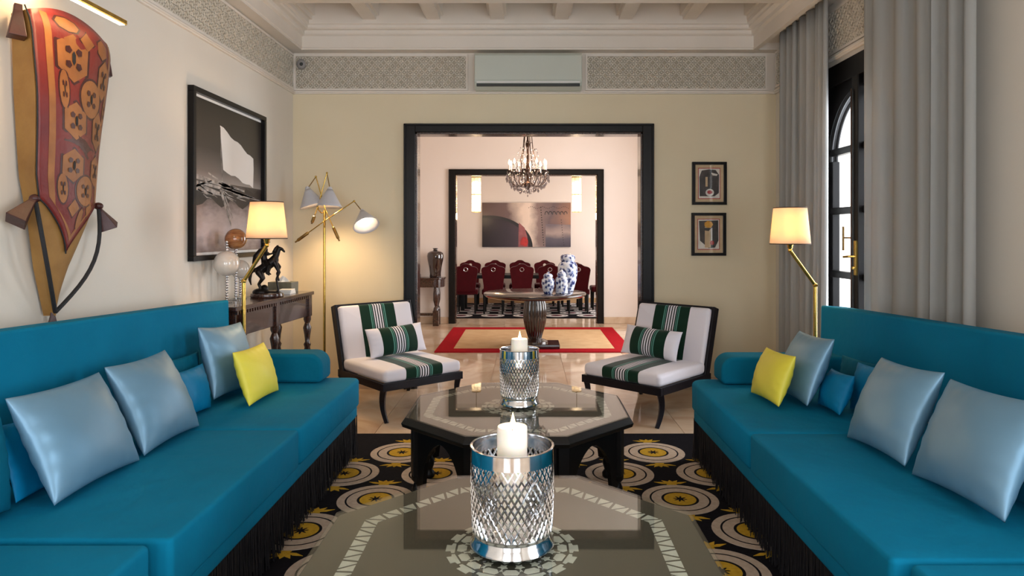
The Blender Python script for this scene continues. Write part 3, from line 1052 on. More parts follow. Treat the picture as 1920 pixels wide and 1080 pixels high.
def sofa(label, sg, F, near, seam, far, rc, zb, arm_in, arm_z, bf):
    """sg = side of the room; F = distance of the seat front from the middle; zb = (y, z, y, z) of the backrest top"""
    t = thing('sofa', label, 'sofa', (sg * 1.55, 3.2, 0))
    T = Matrix.Translation((-sg * 1.55, -3.2, 0)) @ Matrix.Scale(sg, 4, (1, 0, 0))
    MB().slab(F + 0.012, 2.12, near, far - 0.012, 0.262, 0.345, max(rc - 0.01, 0.02), 0.02, T=T).build('base', 'teal', t, smooth=50)
    MB().slab(F, 1.99, near, seam - 0.002, 0.335, SEAT, 0.022, 0.016, 0.002, T=T).build('seat_cushion', 'teal', t, smooth=60)
    # far cushion: only its free corner is rounded
    out = [(1.99, seam + 0.002), (F + 0.02, seam + 0.002), (F, seam + 0.022)]
    for i in range(9):
        a = R(180 - 90 * i / 8)
        out.append((F + rc + rc * math.cos(a), far - rc + rc * math.sin(a)))
    out.append((1.99, far))
    c = MB()
    mx, my = (F + 1.99) / 2, (seam + far) / 2
    rings = []
    for ins, z in ((0.02, 0.335), (0.006, 0.341), (0.0, 0.352), (0.0, SEAT - 0.02), (0.003, SEAT - 0.01), (0.009, SEAT - 0.003), (0.02, SEAT), (0.1, SEAT + 0.001), (0.25, SEAT + 0.002)):
        ring = []
        for x, y in out:
            fx, fy = (mx - x), (my - y)
            ring.append((x + math.copysign(min(ins, abs(fx)), fx), y + math.copysign(min(ins, abs(fy)), fy) if abs(fy) > 0.05 else y, z))
        rings.append(ring)
    n = len(out)
    vs = [p for r_ in rings for p in r_]
    fs = [(j * n + i, j * n + (i + 1) % n, (j + 1) * n + (i + 1) % n, (j + 1) * n + i) for j in range(len(rings) - 1) for i in range(n)]
    fs += [tuple(range(n))[::-1], tuple(range((len(rings) - 1) * n, len(rings) * n))]
    c.add(vs, fs, T).build('seat_cushion', 'teal', t, smooth=60)
    # backrest, its top falling gently towards the far end
    y0, z0, y1, z1 = zb
    sl = (z1 - z0) / (y1 - y0)
    ny = 1.35
    b_ = MB()
    zs = lambda y: z0 + sl * (y - y0)
    vs = [(x, y, z) for y in (ny, y1) for x, z in ((bf, 0.53), (bf + 0.18, 0.53), (bf + 0.18, zs(y) - 0.012), (bf + 0.008, zs(y)))]
    b_.add(vs, [(0, 1, 2, 3), (4, 5, 6, 7), (0, 1, 5, 4), (1, 2, 6, 5), (2, 3, 7, 6), (3, 0, 4, 7)], T)
    b_.build('backrest', 'teal', t, smooth=60, bevel=0.013, seg=3)
    prof = [(bf + 0.01, SEAT + 0.004), (arm_in + 0.012, SEAT + 0.004), (arm_in, SEAT + 0.03)]
    ra = 0.085
    prof += [(arm_in + ra - ra * math.cos(R(90 * i / 8)), arm_z - ra + ra * math.sin(R(90 * i / 8))) for i in range(9)]
    prof += [(bf + 0.01, arm_z)]
    am_ = MB()
    n = len(prof)
    am_.add([(x, y, z) for y in (far - 0.20, far - 0.005) for x, z in prof], [tuple(range(n)), tuple(range(n, 2 * n))] + [(i, (i + 1) % n, n + (i + 1) % n, n + i) for i in range(n)], T)
    am_.build('arm', 'teal_dark', t, smooth=35, bevel=0.02, seg=3)
    for x, y in ((F + 0.1, near + 0.1), (F + 0.1, far - 0.14), (2.0, near + 0.1), (2.0, far - 0.14)):
        zf = 0.0135 if x < 1.7 else 0.0
        MB().lathe([(0.022, zf), (0.03, 0.02), (0.026, 0.2), (0.034, 0.265)], 12, (x, y, 0), T).build('leg', 'table_black', t, smooth=True)
    rnd = random.Random(3 + sg)
    g = MB()
    fx = F + 0.03
    fringe_strip(g, (fx, near + 0.01), (fx, far - rc), 0.285, 0.0215, rnd)
    cp = [(fx - 0.02 + rc + (rc - 0.0) * math.cos(R(180 - 90 * i / 6)), far - rc - 0.03 + rc * math.sin(R(180 - 90 * i / 6))) for i in range(7)]
    for i in range(6):
        fringe_strip(g, cp[i], cp[i + 1], 0.285, 0.0215, rnd)
    fringe_strip(g, (fx + rc, far - 0.035), (2.05, far - 0.035), 0.285, 0.0215, rnd)
    for i in range(len(g.v)):
        g.v[i] = tuple(T @ Vector(g.v[i]))
    o = g.build('fringe', 'fringe', t, fix=False)
    o['kind'] = 'stuff'
    MB().box(F + 0.05, F + 0.06, near + 0.02, far - 0.06, 0.05, 0.275, T).build('skirt_lining', 'fringe', t)
    MB().box(F + 0.06, 2.05, far - 0.07, far - 0.06, 0.05, 0.275, T).build('skirt_lining', 'fringe', t)
    return t


sofa('long teal sofa with black fringe under the leather banner', -1, 1.085, 2.085, 3.26, 4.45, 0.05, (2.46, 1.096, 4.374, 1.026), 1.275, 0.70, 1.90)
sofa('long teal sofa with black fringe in front of the grey curtains', 1, 1.043, 1.955, 3.20, 4.40, 0.10, (2.68, 1.044, 4.55, 0.973), 1.20, 0.69, 1.95)


def bench(label, sg, F, near, far, top):
    t = thing('upholstered_bench', label, 'bench', (sg * 1.55, (near + far) / 2, 0))
    T = Matrix.Translation((-sg * 1.55, -(near + far) / 2, 0)) @ Matrix.Scale(sg, 4, (1, 0, 0))
    MB().slab(F, 1.93, near, far, 0.335, top, 0.022, 0.018, 0.006, T=T).build('seat_cushion', 'teal', t, smooth=60)
    MB().slab(F + 0.012, 1.93, near, far, 0.262, 0.345, 0.02, 0.02, T=T).build('base', 'teal', t, smooth=50)
    for x, y in ((F + 0.08, near + 0.08), (F + 0.08, far - 0.08), (1.85, near + 0.08), (1.85, far - 0.08)):
        zf = 0.0135 if x < 1.7 else 0.0
        MB().lathe([(0.022, zf), (0.03, 0.02), (0.026, 0.2), (0.034, 0.265)], 12, (x, y, 0), T).build('leg', 'table_black', t, smooth=True)
    return t


bench('teal upholstered bench end butting the sofa below the banner', -1, 1.125, 1.15, 2.045, 0.522)
bench('teal upholstered bench end butting the sofa below the curtains', 1, 1.075, 1.05, 1.925, 0.522)


# ------------------------------------------------------------------ cushions
def pillow_mesh(name, w, h, tk, m, seedv=0, pin=0.055, wr=1.0, stripes=False):
    rnd = random.Random(seedv)
    ph = [rnd.uniform(0, 6) for _ in range(8)]
    t = MB()
    n = 30

    def side(sg):
        def fn(u, v):
            a, b_ = 2 * u - 1, 2 * v - 1
            a = math.copysign(1 - (1 - abs(a)) ** 1.4, a)
            b_ = math.copysign(1 - (1 - abs(b_)) ** 1.4, b_)
            x = w / 2 * a * (1 - pin * (1 - b_ * b_))
            y = h / 2 * b_ * (1 - pin * 1.2 * (1 - a * a))
            e = max(0.0, (1 - a * a) * (1 - b_ * b_))
            z = tk / 2 * e ** 0.5
            rip = 0.0035 * wr * (math.sin(17 * b_ + ph[0] + 3 * a) * abs(a) ** 5 * (1 - b_ ** 4) + math.sin(19 * a + ph[1]) * abs(b_) ** 5 * (1 - a ** 4))
            rip += 0.004 * wr * math.sin(4 * a + 3 * b_ + ph[2]) * e
            rip *= min(1, e * 7)
            return (x, y, sg * (z + rip))
        return fn
    t.grid(side(1), n, n)
    t.grid(side(-1), n, n)
    me = t.mesh(name, m, fix=False)
    bm = bmesh.new()
    bm.from_mesh(me)
    bmesh.ops.remove_doubles(bm, verts=bm.verts, dist=0.0004)
    bmesh.ops.recalc_face_normals(bm, faces=bm.faces)
    bm.to_mesh(me)
    bm.free()
    for p in me.polygons:
        p.use_smooth = True
    return me


def pillow(label, m, base, u, lean_to, lean, w, h, tk, roll=0.0, seedv=0, group=None, parent=None, pin=0.055, name='cushion', wr=1.0):
    """base = middle of the lower edge, u = direction of the lower edge, lean_to = horizontal direction the top leans to"""
    me = pillow_mesh(name, w, h, tk, m, seedv, pin, wr)
    o = bpy.data.objects.new(name, me)
    COL.objects.link(o)
    u = Vector(u).normalized()
    lt = Vector(lean_to).normalized()
    v = lt * math.sin(R(lean)) + Vector((0, 0, math.cos(R(lean))))
    if roll:
        q = Matrix.Rotation(R(roll), 3, u.cross(v))
        u, v = q @ u, q @ v
    F = frame_matrix(Vector(base) + v * h / 2 + Vector((0, 0, abs(math.sin(R(roll))) * w / 2)), u, v)
    o.matrix_world = F
    if parent:
        o.parent = parent
        o.matrix_world = F
    tag(o, label, 'cushion', group)
    return o


S = SEAT + 0.005
LY, LX = (0, 1, 0), (-1, 0, 0)
g1 = 'pale blue satin cushions on the sofas'
g2 = 'yellow cushions on the sofas'
g3 = 'small teal cushions on the sofas'
pillow('large pale blue satin cushion below the banner, nearest on its sofa', 'satin', (-1.59, 2.55, S), LY, LX, 26, 0.50, 0.40, 0.17, -1.5, 1, g1)
pillow('pale blue satin cushion below the banner, second from the bench end', 'satin', (-1.585, 3.065, S), LY, LX, 25, 0.47, 0.405, 0.17, -1.0, 2, g1)
pillow('pale blue satin cushion behind a yellow cushion, near the brass lamp and walnut console', 'satin', (-1.675, 3.93, S), (0.03, 1, 0), (-1, -0.03, 0), 15, 0.50, 0.40, 0.16, -4.0, 3, g1)
pillow('yellow cushion on the sofa below the banner', 'yellow', (-1.475, 3.84, S), (0.0, 1, 0), LX, 18, 0.42, 0.30, 0.13, -1.5, 4, g2, pin=0.05)
pillow('small bright teal cushion between two pale blue cushions on the banner sofa', 'teal_bright', (-1.70, 3.485, S), (0.05, 1, 0), LX, 12, 0.34, 0.24, 0.12, -1.0, 5, g3)
pillow('deep teal cushion leaning on the backrest behind the bright teal one', 'teal_dark', (-1.82, 3.60, S), LY, LX, 3, 0.40, 0.275, 0.08, -2.0, 6, g3)
pillow('deep teal cushion at the picture edge behind the largest pale blue cushion', 'teal_dark', (-1.74, 2.13, S), LY, LX, 8, 0.34, 0.32, 0.14, -2.0, 7, g3)
pillow('slim teal cushion squeezed behind the largest pale blue cushion', 'teal_bright', (-1.735, 2.52, S), (0.0, 1, 0), LX, 20, 0.40, 0.27, 0.04, -2.0, 8, g3)

RY, RX = (0, -1, 0), (1, 0, 0)
pillow('largest pale blue satin cushion by the curtains, nearest on its sofa', 'satin', (1.49, 2.385, S), RY, RX, 24, 0.50, 0.40, 0.17, 3.0, 11, g1)
pillow('pale blue satin cushion by the curtains, beside the largest one', 'satin', (1.465, 2.885, S), RY, RX, 25, 0.46, 0.40, 0.17, 3.0, 12, g1)
pillow('pale blue satin cushion behind a yellow cushion, below the brass lamp by the curtains', 'satin', (1.475, 3.82, S), (-0.05, -1, 0), RX, 23, 0.50, 0.38, 0.16, 3.0, 13, g1)
pillow('yellow cushion on the sofa by the curtains', 'yellow', (1.315, 3.785, S), (0.0, -1, 0), RX, 20, 0.42, 0.28, 0.13, 3.0, 14, g2, pin=0.05)
pillow('small bright teal cushion between pale blue cushions on the curtain side sofa', 'teal_bright', (1.575, 3.565, S), (-0.1, -1, 0), RX, 22, 0.31, 0.21, 0.11, 4.0, 15, g3)
pillow('teal cushion behind the small bright teal one by the curtains', 'teal_bright', (1.72, 3.46, S), RY, RX, 12, 0.34, 0.25, 0.10, 4.0, 16, g3)
pillow('deep teal cushion leaning on the backrest behind the far pale blue cushion', 'teal_dark', (1.86, 3.84, S), RY, RX, 6, 0.44, 0.21, 0.09, 3.0, 17, g3)
pillow('deep teal cushion at the picture edge behind the largest curtain side cushion', 'teal_dark', (1.70, 2.20, S), RY, RX, 14, 0.42, 0.30, 0.13, 3.0, 18, g3)

# ------------------------------------------------------------------ striped slipper chairs
W_, G_, K_, A_ = rgb(226, 222, 230), rgb(8, 44, 30), rgb(14, 20, 20), rgb(86, 140, 128)
st = [(-0.45, W_), (-0.172, G_), (-0.074, A_), (-0.066, G_), (-0.058, A_), (-0.050, K_)]
x = -0.042
for i in range(4):
    st += [(x, W_), (x + 0.012, K_)]
    x += 0.024
st += [(0.050, A_), (0.058, G_), (0.066, A_), (0.074, G_), (0.172, W_)]
M['stripe'] = striped('striped_cloth', 'X', st)


def slipper_chair(label, corner, ang, side, w=0.75, d=0.77, pl=''):
    """corner = floor point of the nearest front corner; ang = heading; side = +1 when that corner is the chair's -x corner"""
    ca, sa = math.cos(ang), math.sin(ang)
    o = Vector((corner[0] + side * w / 2 * ca, corner[1] + side * w / 2 * sa, 0))
    t = thing('slipper_chair', label, 'chair', o, ang, 'striped slipper chairs')
    hw = w / 2
    rail = MB()
    z0, z1 = 0.238, 0.30
    rail.box(-hw, hw, 0, 0.03, z0, z1).box(-hw, -hw + 0.03, 0.03, d, z0, z1).box(hw - 0.03, hw, 0.03, d, z0, z1).box(-hw + 0.03, hw - 0.03, d - 0.03, d, z0, z1)
    rail.build('seat_rail', 'chair_wood', t, bevel=0.004)
    MB().slab(-hw + 0.012, hw - 0.012, 0.0, d - 0.06, 0.298, 0.395, 0.04, 0.034, 0.012).build('seat', 'stripe', t, smooth=60)
    # raked back: padded face and a dark frame behind it
    T = Matrix.Translation((0, d - 0.05, 0.30)) @ Matrix.Rotation(R(-17), 4, 'X')
    MB().slab(-hw + 0.024, hw - 0.024, 0.02, 0.532, 0.0, 0.085, 0.03, 0.028, 0.008, T=T @ Matrix.Rotation(R(90), 4, 'X')).build('backrest', 'stripe', t, smooth=60)
    f = MB()
    f.box(-hw, hw, 0.0, 0.028, -0.02, 0.55, T)
    f.box(-hw, -hw + 0.024, -0.05, 0.0, -0.02, 0.55, T).box(hw - 0.024, hw, -0.05, 0.0, -0.02, 0.55, T)
    f.box(-hw + 0.024, hw - 0.024, -0.05, 0.0, 0.53, 0.55, T)
    f.build('back_frame', 'chair_wood', t, bevel=0.004)
    for sx in (-1, 1):
        lg = MB()
        pts = []
        for i in range(9):
            q = i / 8
            z = 0.25 * (1 - q)
            y = 0.03 - 0.035 * math.sin(q * PI) * 0.0 - 0.045 * q ** 2.2 + 0.03 * math.sin(q * PI)
            pts.append((sx * (hw - 0.026), y, z))
        lg.tube(pts, [0.034 - 0.014 * i / 8 for i in range(9)], 4)
        lg.build('leg', 'chair_wood', t, bevel=0.004)
        lg = MB()
        pts = [(sx * (hw - 0.026), d - 0.03 + 0.09 * (i / 6) ** 1.8, 0.26 * (1 - i / 6)) for i in range(7)]
        lg.tube(pts, [0.033 - 0.012 * i / 6 for i in range(7)], 4)
        lg.build('leg', 'chair_wood', t, bevel=0.004)
    # lumbar cushion on the seat
    Rz = Matrix.Rotation(ang, 4, 'Z')
    base = o + Rz @ Vector((side * 0.045, d - 0.30, 0.412))
    pillow(pl, 'stripe', base, Rz @ Vector((1, 0.03 * side, 0)), Rz @ Vector((0, 1, 0)), 20, 0.56, 0.25, 0.15, 1.5 * side, 21 + side, 'striped lumbar cushions', pin=0.05, wr=0.5)
    return t


slipper_chair('white slipper chair with green stripes beside the tall three armed lamp', (-1.10, 5.21, 0), R(41), 1, pl='striped green and white lumbar cushion on the chair near the three armed lamp')
slipper_chair('white slipper chair with green stripes below the two small framed prints', (0.995, 5.07, 0), R(-43), -1, pl='striped green and white lumbar cushion on the chair below the small prints')

# ------------------------------------------------------------------ octagonal coffee tables
def octagon(ap, rot=0.0):
    rr = ap / math.cos(PI / 8)
    return [(rr * math.cos(PI / 8 + PI / 4 * k + rot), rr * math.sin(PI / 8 + PI / 4 * k + rot)) for k in range(8)]


TOPZ = 0.482


def oct_rings(t, rings, T=None):
    vs = [(x, y, z) for ap, z in rings for x, y in octagon(ap)]
    fs = [(j * 8 + i, j * 8 + (i + 1) % 8, (j + 1) * 8 + (i + 1) % 8, (j + 1) * 8 + i) for j in range(len(rings) - 1) for i in range(8)]
    fs += [tuple(range(8))[::-1], tuple(range((len(rings) - 1) * 8, len(rings) * 8))]
    t.add(vs, fs, T)


inlay_meshes = []


def make_inlay():
    """flat bone pieces: a zigzag border of triangles and a rosette; returns [(mesh, x, y, rot)]"""
    out = []
    zt = 0.0012

    def piece(pts):
        cx = sum(p[0] for p in pts) / len(pts)
        cy = sum(p[1] for p in pts) / len(pts)
        return MB().prism([(x - cx, y - cy) for x, y in pts], 0, zt).mesh('bone_inlay', 'bone'), (cx, cy)
    ap0, ap1 = 0.452, 0.498
    side1 = 2 * ap1 * math.tan(PI / 8)
    side0 = 2 * ap0 * math.tan(PI / 8)
    n = 7
    gap = 0.0135
    local = []
    # cuts alternate between outer and inner line: outer points P, inner points Q
    P = [-side1 / 2 + side1 * i / (n - 1) for i in range(n)]
    Q = [-side0 / 2 + side0 * (i + 0.5) / (n - 1) for i in range(n - 1)]
    tr = []
    for i in range(n - 1):
        tr.append([(P[i] + gap, ap1), (P[i + 1] - gap, ap1), (Q[i] + 0.002, ap0), (Q[i] - 0.002, ap0)])
        if i < n - 2:
            tr.append([(Q[i] + gap, ap0), (Q[i + 1] - gap, ap0), (P[i + 1] + 0.002, ap1), (P[i + 1] - 0.002, ap1)])
    t8 = math.tan(PI / 8)
    ca8, sa8 = math.cos(PI / 4), math.sin(PI / 4)
    qn = (Q[0] - gap * 0.9, ap0)
    nxt = (qn[0] * ca8 + qn[1] * sa8, -qn[0] * sa8 + qn[1] * ca8)
    tr.append([(ap1 * t8, ap1), nxt, (ap0 * t8, ap0), (Q[-1] + gap * 0.9, ap0)])
    for pts in tr:
        me, c = piece(pts)
        local.append((me, c))
    for k in range(8):
        a = PI / 4 * k
        for me, (cx, cy) in local:
            out.append((me, cx * math.cos(a) - cy * math.sin(a), cx * math.sin(a) + cy * math.cos(a), a))
    # rosette
    def polar(r, a):
        return (r * math.sin(a), r * math.cos(a))
    n = 16
    da = PI / n
    lobe = [polar(0.176, -da * 0.86), polar(0.176, da * 0.86), polar(0.186, da * 0.86), polar(0.188, da * 0.5), polar(0.203, da * 0.52), polar(0.203, -da * 0.52), polar(0.188, -da * 0.5), polar(0.186, -da * 0.86)]
    hexa = [polar(0.168, -da * 0.55), polar(0.168, da * 0.55), polar(0.155, da * 0.82), polar(0.139, da * 0.5), polar(0.139, -da * 0.5), polar(0.155, -da * 0.82)]
    star = []
    for q in range(10):
        rr = 0.0155 if q % 2 == 0 else 0.0085
        star.append((rr * math.sin(q * PI / 5), 0.122 + rr * math.cos(q * PI / 5)))
    petal = [polar(0.104, 0), polar(0.092, da * 0.72), polar(0.07, da * 0.72), polar(0.056, 0), polar(0.07, -da * 0.72), polar(0.092, -da * 0.72)]
    tiny = [polar(0.150, da * 0.82), polar(0.146, da * 1.0), polar(0.15, da * 1.18), polar(0.132, da)]
    inner = [polar(0.05, -da * 0.7), polar(0.05, da * 0.7), polar(0.02, da * 0.5), polar(0.02, -da * 0.5)]
    for pts in (lobe, hexa, star, petal, tiny, inner):
        me, c = piece(pts[::-1])
        for k in range(n):
            if pts is star and False:
                continue
            a = 2 * PI * k / n + (da if pts in (star, petal) else 0)
            cx, cy = c
            out.append((me, cx * math.cos(a) - cy * math.sin(a), cx * math.sin(a) + cy * math.cos(a), a))
    return out


INLAY = make_inlay()


def coffee_table(label, loc, flare):
    t = thing('coffee_table', label, 'table', loc, 0, 'octagonal coffee tables')
    ap = 0.607
    b_ = MB()
    gt = 0.578 if flare else 0.607
    if flare:
        oct_rings(b_, [(0.535, 0.415), (0.60, 0.428), (0.607, 0.447), (0.584, TOPZ - 0.004), (0.57, TOPZ - 0.010)])
    else:
        oct_rings(b_, [(0.535, 0.43), (0.585, 0.445), (0.60, 0.46), (0.60, TOPZ - 0.010)])
    b_.build('rim', 'table_black', t, bevel=0.003)
    tb = MB()
    oct_rings(tb, [(gt - 0.012, TOPZ - 0.012), (gt - 0.012, TOPZ - 0.008)])
    top = tb.build('tabletop', 'table_top', t)
    for me, x, y, a in INLAY:
        link_mesh('bone_inlay', me, top, (x, y, TOPZ - 0.008), a)
    gl = MB()
    oct_rings(gl, [(gt, TOPZ - 0.006), (gt, TOPZ)])
    gl.build('glass_top', 'glass_top', t)
    body = 0.53
    L = 2 * body * math.tan(PI / 8)
    for k in range(8):
        a = PI / 4 * k
        T = Matrix.Rotation(a, 4, 'Z') @ Matrix.Translation((0, -body, 0))
        p = MB()
        n = 20
        hwid = 0.135
        for i in range(n):
            x0, x1 = -L / 2 + L * i / n, -L / 2 + L * (i + 1) / n
            def op(x):
                if abs(x) >= hwid:
                    return 0.11
                q = abs(x) / hwid
                return 0.24 + 0.135 * (1 - q ** 1.7) ** 0.75
            za, zb = op(x0 + 1e-6), op(x1 - 1e-6)
            vs = [(x, y, z) for y in (-0.012, 0.012) for x, z in ((x0, za), (x1, zb), (x1, 0.43), (x0, 0.43))]
            p.add(vs, [(0, 1, 2, 3), (7, 6, 5, 4), (0, 4, 5, 1), (1, 5, 6, 2), (3, 7, 4, 0)], T)
        p.build('arch_panel', 'table_black', t, fix=False)
        x, y = octagon(body - 0.005)[k]
        MB().box(-0.03, 0.03, -0.03, 0.03, 0.17, 0.43, Matrix.Translation((x, y, 0)) @ Matrix.Rotation(PI / 8 + a, 4, 'Z')).build('post', 'table_black', t, bevel=0.004)
        MB().lathe([(0.022, 0), (0.03, 0.008), (0.032, 0.03), (0.018, 0.05), (0.028, 0.08), (0.03, 0.10), (0.018, 0.13), (0.034, 0.15), (0.034, 0.172)], 14, (x, y, 0)).build('leg', 'table_black', t, smooth=50)
    return t


CT1, CT2 = (-0.045, 2.09, 0.0125), (-0.05, 3.81, 0.0125)
coffee_table('octagonal black coffee table with bone inlay under glass, nearest the viewer', CT1, False)
coffee_table('octagonal black coffee table with glass top before the striped chairs', CT2, True)


# ------------------------------------------------------------------ pierced silver hurricanes with candles
def hurricane(label, clabel, loc, rr=0.125, hh=0.312, rot=0.0):
    t = thing('candle_holder', label, 'candle holder', loc, rot, 'pierced silver candle holders')
    zb, zt = 0.062, hh - 0.045

    def rad(z):
        q = (z - zb) / (zt - zb)
        return rr * (0.955 + 0.045 * math.sin(min(1, max(0, q)) * PI * 0.62))
    g = MB()
    nb = 40
    for sgn in (-1, 1):
        for i in range(nb):
            a0 = 2 * PI * i / nb
            pts = []
            for j in range(15):
                z = zb - 0.004 + (zt - zb + 0.008) * j / 14
                a = a0 + sgn * 1.02 * j / 14
                pts.append((rad(z) * math.cos(a), rad(z) * math.sin(a), z))
            g.tube(pts, 0.0034, 4)
    g.build('pierced_sleeve', 'silver', t, smooth=70)
    rim = MB().ring_lathe([(rad(zt), zt), (rad(zt) + 0.003, zt), (rr + 0.001, hh - 0.004), (rr + 0.004, hh - 0.002), (rr + 0.002, hh), (rr - 0.004, hh - 0.001), (rr - 0.005, hh - 0.006), (rad(zt) - 0.004, zt)], 64)
    rim.build('rim', 'silver', t, smooth=50)
    ft = MB().lathe([(0.09, 0.008), (rr * 0.98, 0.008), (rr * 1.03, 0.012), (rr * 1.02, 0.02), (rr * 0.95, 0.032), (rr * 0.925, 0.044), (rr * 0.955, 0.05), (rr * 0.96, 0.06), (rr * 0.94, 0.066), (rr * 0.9, 0.062), (0.0, 0.045)], 64)
    ft.build('foot', 'silver', t, smooth=40)
    for k in range(4):
        a = PI / 4 + PI / 2 * k
        MB().ball((rr * 0.92 * math.cos(a), rr * 0.92 * math.sin(a), 0.0085), 0.0085, 10, 6).build('bead_foot', 'silver', t, smooth=True)
    # the candle stands on the tray inside
    c = thing('pillar_candle', clabel, 'candle', (loc[0], loc[1], loc[2] + 0.046), 0, 'lit pillar candles')
    ch = hh + 0.054 - 0.046
    cr = 0.046
    MB().lathe([(cr, 0), (cr, ch - 0.012), (cr * 0.985, ch - 0.002), (cr * 0.95, ch), (cr * 0.8, ch - 0.006), (cr * 0.45, ch - 0.015), (0, ch - 0.017)], 40).build('wax', 'wax', c, smooth=40)
    MB().tube([(0, 0, ch - 0.018), (0.001, 0, ch - 0.008), (0.003, 0, ch - 0.001)], 0.0014, 6).build('wick', 'wick', c)
    MB().lathe([(0.0, 0), (0.0055, 0.005), (0.0085, 0.013), (0.0075, 0.023), (0.0042, 0.036), (0.0015, 0.047), (0.0, 0.053)], 14, (0.002, 0, ch - 0.010)).build('flame', 'flame', c, smooth=True)
    lamp_point('candle_light', (0, 0, ch + 0.03), 0.28, (1.0, 0.6, 0.28), 0.012, c)
    return t


hurricane('pierced silver candle holder on the nearest coffee table', 'lit ivory pillar candle in the nearest silver holder', (CT1[0] + 0.0, CT1[1], CT1[2] + TOPZ))
hurricane('pierced silver candle holder on the coffee table by the striped chairs', 'lit ivory pillar candle in the holder nearer the hall', (CT2[0] + 0.008, CT2[1], CT2[2] + TOPZ), 0.108, 0.315, 0.3)

# ------------------------------------------------------------------ swing arm floor lamps
def swing_lamp(label, x, y, jz, ax, az, st_, sb, sh, power):
    """jz = height of the elbow, ax/az = offset of the socket from the elbow, st_/sb = shade radii, sh = shade height"""
    t = thing('floor_lamp', label, 'lamp', (x, y, 0), 0, 'brass swing arm floor lamps')
    MB().lathe([(0.085, 0), (0.085, 0.012), (0.08, 0.018), (0.02, 0.022), (0.014, 0.03), (0, 0.03)], 32).build('base', 'brass', t, smooth=40)
    MB().tube([(0, 0, 0.02), (0, 0, jz - 0.01)], 0.0125, 12).build('pole', 'brass', t, smooth=50)
    k = MB().ball((0, 0, jz), 0.017, 12, 8).tube([(-0.0, -0.024, jz), (0, 0.024, jz)], 0.009, 10)
    k.build('elbow_joint', 'brass', t, smooth=50)
    MB().tube([(0, 0, jz), (ax, 0, jz + az)], 0.012, 12).build('swing_arm', 'brass', t, smooth=50)
    k = MB().ball((ax, 0, jz + az), 0.015, 12, 8).lathe([(0.012, 0.01), (0.018, 0.02), (0.018, 0.032), (0.022, 0.036), (0.022, 0.06), (0, 0.06)], 16, (ax, 0, jz + az))
    k.build('socket', 'brass', t, smooth=50)
    z0 = jz + az + 0.045
    s_ = MB()
    n = 48
    prof = [(sb, z0), (st_, z0 + sh)]
    s_.grid(lambda u, v: ((sb + (st_ - sb) * v) * math.cos(2 * PI * u) + ax, (sb + (st_ - sb) * v) * math.sin(2 * PI * u), z0 + sh * v), n, 4, wrap=True)
    so = s_.build('lamp_shade', 'shade', t, smooth=60, fix=False, solid=0.002)
    for r_, z in ((sb, z0), (st_, z0 + sh)):
        MB().ring_lathe([(r_ - 0.0022, z - 0.003), (r_ + 0.0022, z - 0.003), (r_ + 0.0022, z + 0.003), (r_ - 0.0022, z + 0.003)], 48, (ax, 0, 0)).build('binding', 'shade_trim', so)
    sp_ = MB()
    for a in (0, 120, 240):
        sp_.tube([(ax, 0, z0 + sh - 0.01), (ax + st_ * math.cos(R(a)), st_ * math.sin(R(a)), z0 + sh - 0.002)], 0.002, 6)
    sp_.tube([(ax, 0, z0 + 0.01), (ax, 0, z0 + sh - 0.01)], 0.003, 6)
    sp_.build('shade_spider', 'brass_old', so)
    MB().ball((ax, 0, z0 + 0.075), (0.026, 0.026, 0.034), 14, 10).build('bulb', 'bulb', t, smooth=True)
    lamp_point('shade_light', (ax, 0, z0 + 0.13), power, (1.0, 0.66, 0.36), 0.035, t)
    return t


swing_lamp('brass swing arm lamp with lit cream shade in front of the bronze rider', -1.86, 4.485, 1.138, 0.151, 0.235, 0.102, 0.128, 0.24, 11)
swing_lamp('brass swing arm lamp with lit cream shade in front of the grey curtain', 1.955, 4.63, 1.10, -0.17, 0.235, 0.107, 0.131, 0.245, 11)


# ------------------------------------------------------------------ three armed floor lamp
t = thing('articulated_lamp', 'tall brass three armed lamp with white cone shades in the wall corner', 'lamp', (-1.795, 6.05, 0))
MB().lathe([(0.14, 0), (0.14, 0.012), (0.13, 0.02), (0.02, 0.026), (0.0125, 0.04), (0, 0.04)], 36).build('base', 'brass', t, smooth=40)
MB().tube([(0, 0, 0.03), (0, 0, 1.66)], 0.011, 12).build('pole', 'brass', t, smooth=50)
u = 6.05 / 1280.0


def pp(px, py, dy=0.0):
    """a point of the lamp given by its place beside the pole (units of 4.7 mm), dy in front of the pole"""
    return Vector(((px - 614) * u, -dy, 1.45 - (py - 438) * u))


